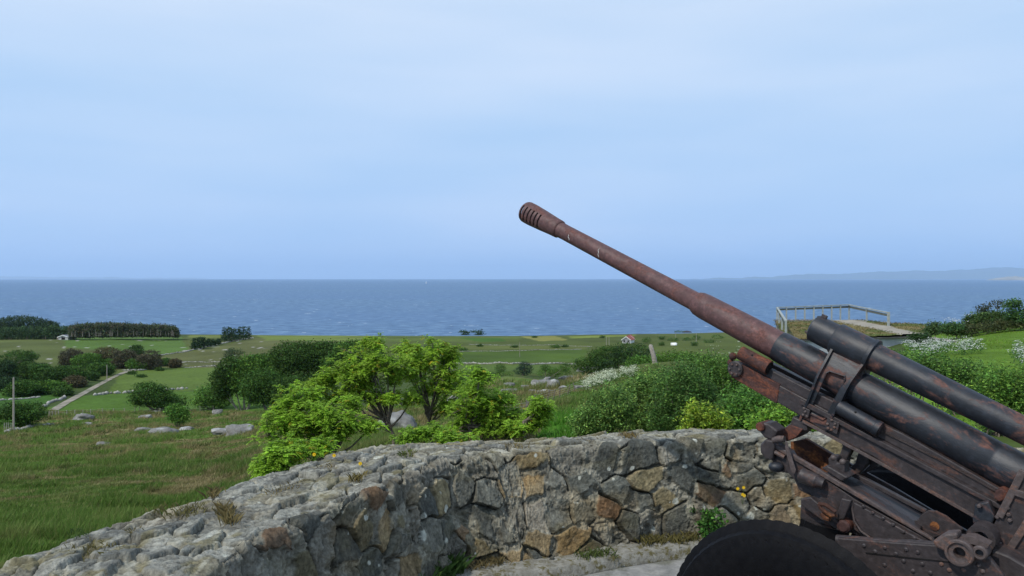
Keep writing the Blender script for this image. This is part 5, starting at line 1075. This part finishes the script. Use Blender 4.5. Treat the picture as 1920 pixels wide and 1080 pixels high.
def fence(label, pts, n, h, r, wires=3, name='wire_fence', mat=None, dmin=60, lean=.0, wr=.008, group=None):
    G_ = [ground(x, y, dmin) for x, y in pts]; root = empty(name, G_[0], label, 'fence', group); S_ = [p.lerp(q, t) for p, q in zip(G_[:-1], G_[1:]) for t in np.linspace(0, 1, max(2, n//(len(pts)-1)), endpoint=False)]+[G_[-1]]; tops = []
    for p in S_:
        z = float(tz(p.x, p.y)); b = Vector((p.x, p.y, z-.2)); t_ = Vector((p.x+random.gauss(0, lean+.02)*h, p.y, z+h*random.uniform(.9, 1.06))); MB().tube([b, t_], [r, r*.9], 7).build('post', mat or M_post, root); tops.append((b, t_))
    mb = MB()
    for k in range(wires):
        for (b0, t0), (b1, t1) in zip(tops[:-1], tops[1:]): f = .35+.6*k/max(1, wires-1); mb.tube([b0.lerp(t0, f), b1.lerp(t1, f)], wr, 4, False)
    mb.build('wire', M_wire, root)
fence('wire fence with pale posts along the lower edge of the meadow', [(86,782),(110,780),(170,777),(253,773)], 14, 1.15, .085)
fence('short wire fence right of the lone tree below the copse', [(262,773),(300,774),(350,772),(400,770)], 8, 1.1, .07)
fence('small pale gate fence at the foot of the tall pole', [(8,808),(16,807),(25,806)], 4, 1.3, .06, 4)
fence('sagging wire netting fence with grey posts below the boulders', [(965,790),(985,778),(1010,762),(1035,750),(1062,742),(1095,730)], 12, .62, .028, 5, 'netting_fence', M_bark, 20, .25, .004)
def pole(px, top, bot, r, label, group='wooden utility poles', arm=False, dmin=60, mat=None):
    g = ground(px, bot, dmin); h = (bot-top)/F*g.y; root = empty('utility_pole', g, label, 'pole', group); MB().tube([g-Vector((0,0,.5)), g+Vector((0,0,h))], [r, r*.75], 10).build('shaft', mat or M_post, root, smooth=True)
    MB().lathe(g+Vector((0,0,h)), (0,0,1), [(0, r*.85), (.05, r*.6), (.12, r*.1)], 8).build('cap', M_greywood, root)
    if arm: MB().box(g+Vector((0,0,h*.97)), h*.22, .25, .25).build('crossarm', M_post, root); MB().tube([g+Vector((h*.0,0,h)), g+Vector((h*.0,0,h*1.05))], r*.5, 6).build('insulator', M_greywood, root)
pole(25.5, 708, 808, .16, 'tall wooden pole beside the dark tree at the left edge'); pole(200.5, 684, 715, .16, 'pole beside the track at the edge of the wood'); pole(974.5, 641, 669, .14, 'pale pole alone in the green field', mat=M_palebark)
pole(1137, 631, 648, .18, 'left pole of the pair near the white cabin', dmin=200); pole(1142, 631, 648, .18, 'right pole of the pair near the white cabin', dmin=200)
pole(1267, 623, 633, .16, 'faint pole near the shore right of the cabin', dmin=200); pole(1305.5, 625, 647, .16, 'pole in the field right of the white dome', dmin=200)
# leaning old post on the ridge
g = on_ground(1229, 58); g.z = P(1229, 686, 58).z; top = P(1220, 646, 58); mb = MB().tube([g-Vector((0,0,.6)), g, g.lerp(top, .5)+Vector((.03,0,0)), top-Vector((0,0,.1)), top], [.20, .19, .17, .15, .09], 14)
o = mb.build('old_post', M_post, base=tuple(g), smooth=True); tag(o, 'thick weathered leaning post behind the willow bushes', 'post')
# white cabin with red roof
def gable(mb, c, ax_, ay, Lx, Ly, h, rh, roof=None):
    X, Y_ = ax_, ay; Z = Vector((0,0,1)); q = [c-X*Lx/2-Y_*Ly/2, c-X*Lx/2+Y_*Ly/2]; a = [q[0], q[1], q[1]+Z*h, (q[0]+q[1])/2+Z*(h+rh), q[0]+Z*h]; mb.prism(a, [p+X*Lx for p in a])
def house(name, label, px, py, w_px, rot, Lx, Ly, h, rh, wallm, roofm, gablem=None, porch=False, dmin=200):
    g = ground(px, py, dmin); root = empty(name, g, label, 'house'); X = Vector((math.cos(rot), math.sin(rot), 0)); Y_ = Vector((-X.y, X.x, 0)); Z = Vector((0,0,1)); mb = MB(); gable(mb, g-Z*.5, X, Y_, Lx, Ly, h+.5, rh); mb.build('wall', wallm, root)
    r = MB(); fb = MB()
    for s_ in (-1, 1):
        e = [g-X*(Lx/2+.5)+Y_*s_*(Ly/2+.5)+Z*(h-rh/Ly), g-X*(Lx/2+.5)+Z*(h+rh+.12), g-X*(Lx/2+.5)+Z*(h+rh+.30), g-X*(Lx/2+.5)+Y_*s_*(Ly/2+.5)+Z*(h-rh/Ly+.18)]; r.prism(e, [p+X*(Lx+1) for p in e])
        for k in (-1, 1):
            o_ = X*k*(Lx/2+.52); f = [g+o_+Y_*s_*(Ly/2+.55)+Z*(h-rh/Ly-.25), g+o_+Z*(h+rh-.12), g+o_+Z*(h+rh+.36), g+o_+Y_*s_*(Ly/2+.55)+Z*(h-rh/Ly+.22)]; fb.prism(f, [p+X*k*.10 for p in f])
    r.build('roof', roofm, root); fb.build('bargeboard', M_white, root)
    if gablem:
        q = MB(); o_ = -X*(Lx/2+.04); q.prism([g+o_+Y_*(Ly/2-.2)+Z*.2, g+o_-Y_*(Ly/2-.2)+Z*.2, g+o_-Y_*(Ly/2-.2)+Z*(h-.2), g+o_+Z*(h+rh-.5), g+o_+Y_*(Ly/2-.2)+Z*(h-.2)], [p-X*.05 for p in (g+o_+Y_*(Ly/2-.2)+Z*.2, g+o_-Y_*(Ly/2-.2)+Z*.2, g+o_-Y_*(Ly/2-.2)+Z*(h-.2), g+o_+Z*(h+rh-.5), g+o_+Y_*(Ly/2-.2)+Z*(h-.2))]); q.build('gable_cladding', gablem, root)
    return root, g, X, Y_
M_white = simple('white_paint', [(.72,.72,.70), (.82,.82,.80)], 2, .6, 0); M_redroof = simple('red_tiles', [(.20,.055,.04), (.33,.10,.075)], 1.5, .8, .02); M_clad = simple('grey_cladding', [(.16,.16,.17), (.34,.34,.35)], 3, .8, .01)
root, g, X, Y_ = house('cabin', 'white cabin with red gabled roof near the shore', 1178, 643, 26, math.radians(62), 7.5, 5.8, 2.4, 1.9, M_white, M_redroof, M_clad)
Z = Vector((0,0,1)); gg = g+X*3.5-Y_*.2+Z*.2; mb = MB()
for s_ in (-1, 1): mb.box(g-X*(3.75+.08)+Y_*s_*1.4+Z*1.4, .06, 1.0, 1.1, (X, Y_, Z)).build('window', M_bore, root); mb = MB()
h2 = MB(); gable(h2, g+X*4.6+Y_*.8-Z*.3, X, Y_, 5, 5, 3.4, 1.7); h2.build('extension', M_white, root); r = MB()
for s_ in (-1, 1):
    c = g+X*4.6+Y_*.8; e = [c-X*2.9+Y_*s_*2.9+Z*2.9, c-X*2.9+Z*4.95, c-X*2.9+Z*5.15, c-X*2.9+Y_*s_*2.9+Z*3.1]; r.prism(e, [p+X*5.8 for p in e])
r.build('extension_roof', M_redroof, root)
root, g, X, Y_ = house('farm_shed', 'grey shed with pale stone ends before the shelter belt', 126, 637, 30, math.radians(80), 8, 8, 2.2, 1.3, simple('shed_wall', [(.36,.36,.35), (.46,.46,.44)], 1, .9, 0), simple('slate_roof', [(.22,.25,.30), (.34,.37,.42)], 1, .6, 0))
MB().box(g-X*4.06+Z*1.2, .06, 3, 1.8, (X, Y_, Z)).build('door', M_bore, root); MB().box(g+Y_*5.6+Z*.7, 3.5, 3.2, 2.2, (X, Y_, Z)).build('side_wall', M_palebark, root)
# white covered boat or tarpaulin heap in the field
g = ground(1264, 647.5, 200); V, Fs = lump((g.x, g.y, g.z+.3), 2.1, 1.6, 1.2, 5, 3, .25); o = npmesh('white_cover', V, Fs, M_white, base=tuple(g), smooth=True); tag(o, 'white rounded covered heap in the field right of the cabin', 'cover')
# sailing boat on the horizon
g = P(799, 531.2, 1); d = (CZ-SEA)/((531.2-Y0)/F); c = P(799, 531.2, d); s = empty('sailing_boat', c, 'tiny white sailing boat far out on the sea', 'boat'); MB().prism([c+Vector((-9,0,0)), c+Vector((8,0,0)), c+Vector((11,0,3)), c+Vector((-9,0,3))], [p+Vector((0,4,0)) for p in (c+Vector((-9,0,0)), c+Vector((8,0,0)), c+Vector((11,0,3)), c+Vector((-9,0,3)))]).build('hull', M_white, s)
MB().prism([c+Vector((-6,1,4)), c+Vector((5,1,4)), c+Vector((1,1,24))], [p+Vector((0,.5,0)) for p in (c+Vector((-6,1,4)), c+Vector((5,1,4)), c+Vector((1,1,24)))]).build('sail', M_white, s)
# ------------------------------------------------------------------ bunker with turf roof and timber railing
def bunker():
    zr = -.95; q = [(1468,41.5),(1735,44.5),(1735,52),(1666,54),(1600,61),(1455,61)]; pts = [P(x, Y0, d) for x, d in q]; pts = [Vector((p.x, p.y, 0)) for p in pts]
    root = empty('bunker', (pts[0].x, pts[0].y, -2.2), 'concrete bunker with mossy roof under the timber railing', 'bunker')
    MB().prism([p+Vector((0,0,-5)) for p in pts], [p+Vector((0,0,zr-.20)) for p in pts]).build('wall', simple('pale_concrete', [(.42,.43,.44), (.60,.61,.61)], 1.2, .9, .01), root)
    c = sum(pts, Vector())/len(pts); sl_ = [c+(p-c)*1.02 for p in pts]
    MB().prism([p+Vector((0,0,zr-.22)) for p in sl_], [p+Vector((0,0,zr-.16)) for p in sl_]).build('slab', simple('slab_edge', [(.06,.06,.055), (.14,.14,.13)], 2, .9, .01), root)
    # roof soil with moss and a gravel path
    n = 70; V = []; cols = []
    for i in range(n):
        for j in range(n):
            px = 1440+i/(n-1)*300; Y = 41.6+j/(n-1)*19.2; x = (px-960)/F*Y; V.append((x, Y, 0)); 
    V = np.array(V); ins = inpoly(V[:, 0], V[:, 1], [(p.x, p.y) for p in sl_]); V[:, 2] = zr-.12+.10*fbm(V[:, 0]/3, V[:, 1]/3, o=3, seed=7)+.20*np.sin((V[:, 1]-41)/20*3.1)
    t = fbm(V[:, 0]/2.2, V[:, 1]/2.2, o=3, seed=33); col = np.where((t > .0)[:, None], (.17,.14,.06), (.10,.115,.035)); pxs = 960+V[:, 0]/V[:, 1]*F; pys = Y0+(CZ-V[:, 2])/V[:, 1]*F
    pth = np.abs(pys-(600+(pxs-1580)*.20)) < 4+np.abs(fbm(V[:, 0], V[:, 1], o=2, seed=2))*6; col = np.where((pth & (pxs > 1540))[:, None], (.30,.27,.22), col); col = np.where(((pys < 603) & (pxs < 1570))[:, None], (.22,.20,.17), col)
    idx = np.arange(n*n).reshape(n, n); Fc = np.stack([idx[:-1,:-1], idx[1:,:-1], idx[1:,1:], idx[:-1,1:]], -1).reshape(-1, 4); keep = ins[Fc].all(axis=1); npmesh('roof_turf', V, Fc[keep], M_ground, root, cols=col, smooth=True)
    k = RNG.integers(0, len(V), 12000); k = k[ins[k] & ~pth[k]]; C = V[k]+RNG.normal(0, .12, (len(k), 3))*(1,1,.15); lv, lf, lc = leaves(C+np.array((0,0,.04)), .12, col[k], .3, .25); npmesh('roof_moss', lv, lf, M_grass, root, cols=lc)
bunker()
def railing():
    zt = 0.0; A = P(1473.5, Y0, 40.3); B = P(1457, Y0, 59.5); C_ = P(1592, Y0, 62); D = P(1666, Y0, 50); pts = [Vector((p.x, p.y, 0)) for p in (A, B, C_, D)]
    zt_ = [2.1-(602-Y0)/F*40.3, 2.1-(576.5-Y0)/F*59.5, 2.1-(571.5-Y0)/F*62, 2.1-(586.5-Y0)/F*50]; root = empty('timber_railing', (pts[0].x, pts[0].y, -1.1), 'grey timber railing around the edge of the bunker roof', 'railing')
    for (p, z0, q, z1, n, rr) in ((pts[0], zt_[0], pts[1], zt_[1], 3, 1), (pts[1], zt_[1], pts[2], zt_[2], 8, 1), (pts[2], zt_[2], pts[3], zt_[3], 2, 1)):
        d_ = (q-p).normalized(); sd_ = Vector((-d_.y, d_.x, 0)); a = p+Vector((0,0,z0)); b = q+Vector((0,0,z1)); dd = (b-a).normalized(); MB().box((a+b)/2, (b-a).length+.1, .12, .07, (dd, sd_, Vector((0,0,1)))).build('handrail', M_greywood, root)
        a2, b2 = a-Vector((0,0,.16)), b-Vector((0,0,.16)); MB().box((a2+b2)/2, (b2-a2).length, .05, .14, (dd, sd_, Vector((0,0,1)))).build('rail_board', M_darkwood, root)
        for i in range(n): 
            t = i/n; c = p.lerp(q, t); z = z0+(z1-z0)*t; MB().box(Vector((c.x, c.y, (z-1.15)/2-.05)), .09, .09, z+1.15+.1, None).build('post', M_greywood, root)
    c = pts[3]; MB().box(Vector((c.x, c.y, (zt_[3]-1.15)/2)), .13, .13, zt_[3]+1.25).build('post', M_greywood, root)
    a, b = pts[0]+Vector((0,0,zt_[0])), pts[1]+Vector((0,0,zt_[1])); 
M_darkwood = simple('dark_stained_board', [(.07,.08,.06), (.14,.14,.11)], 4, .8, .002)
railing()
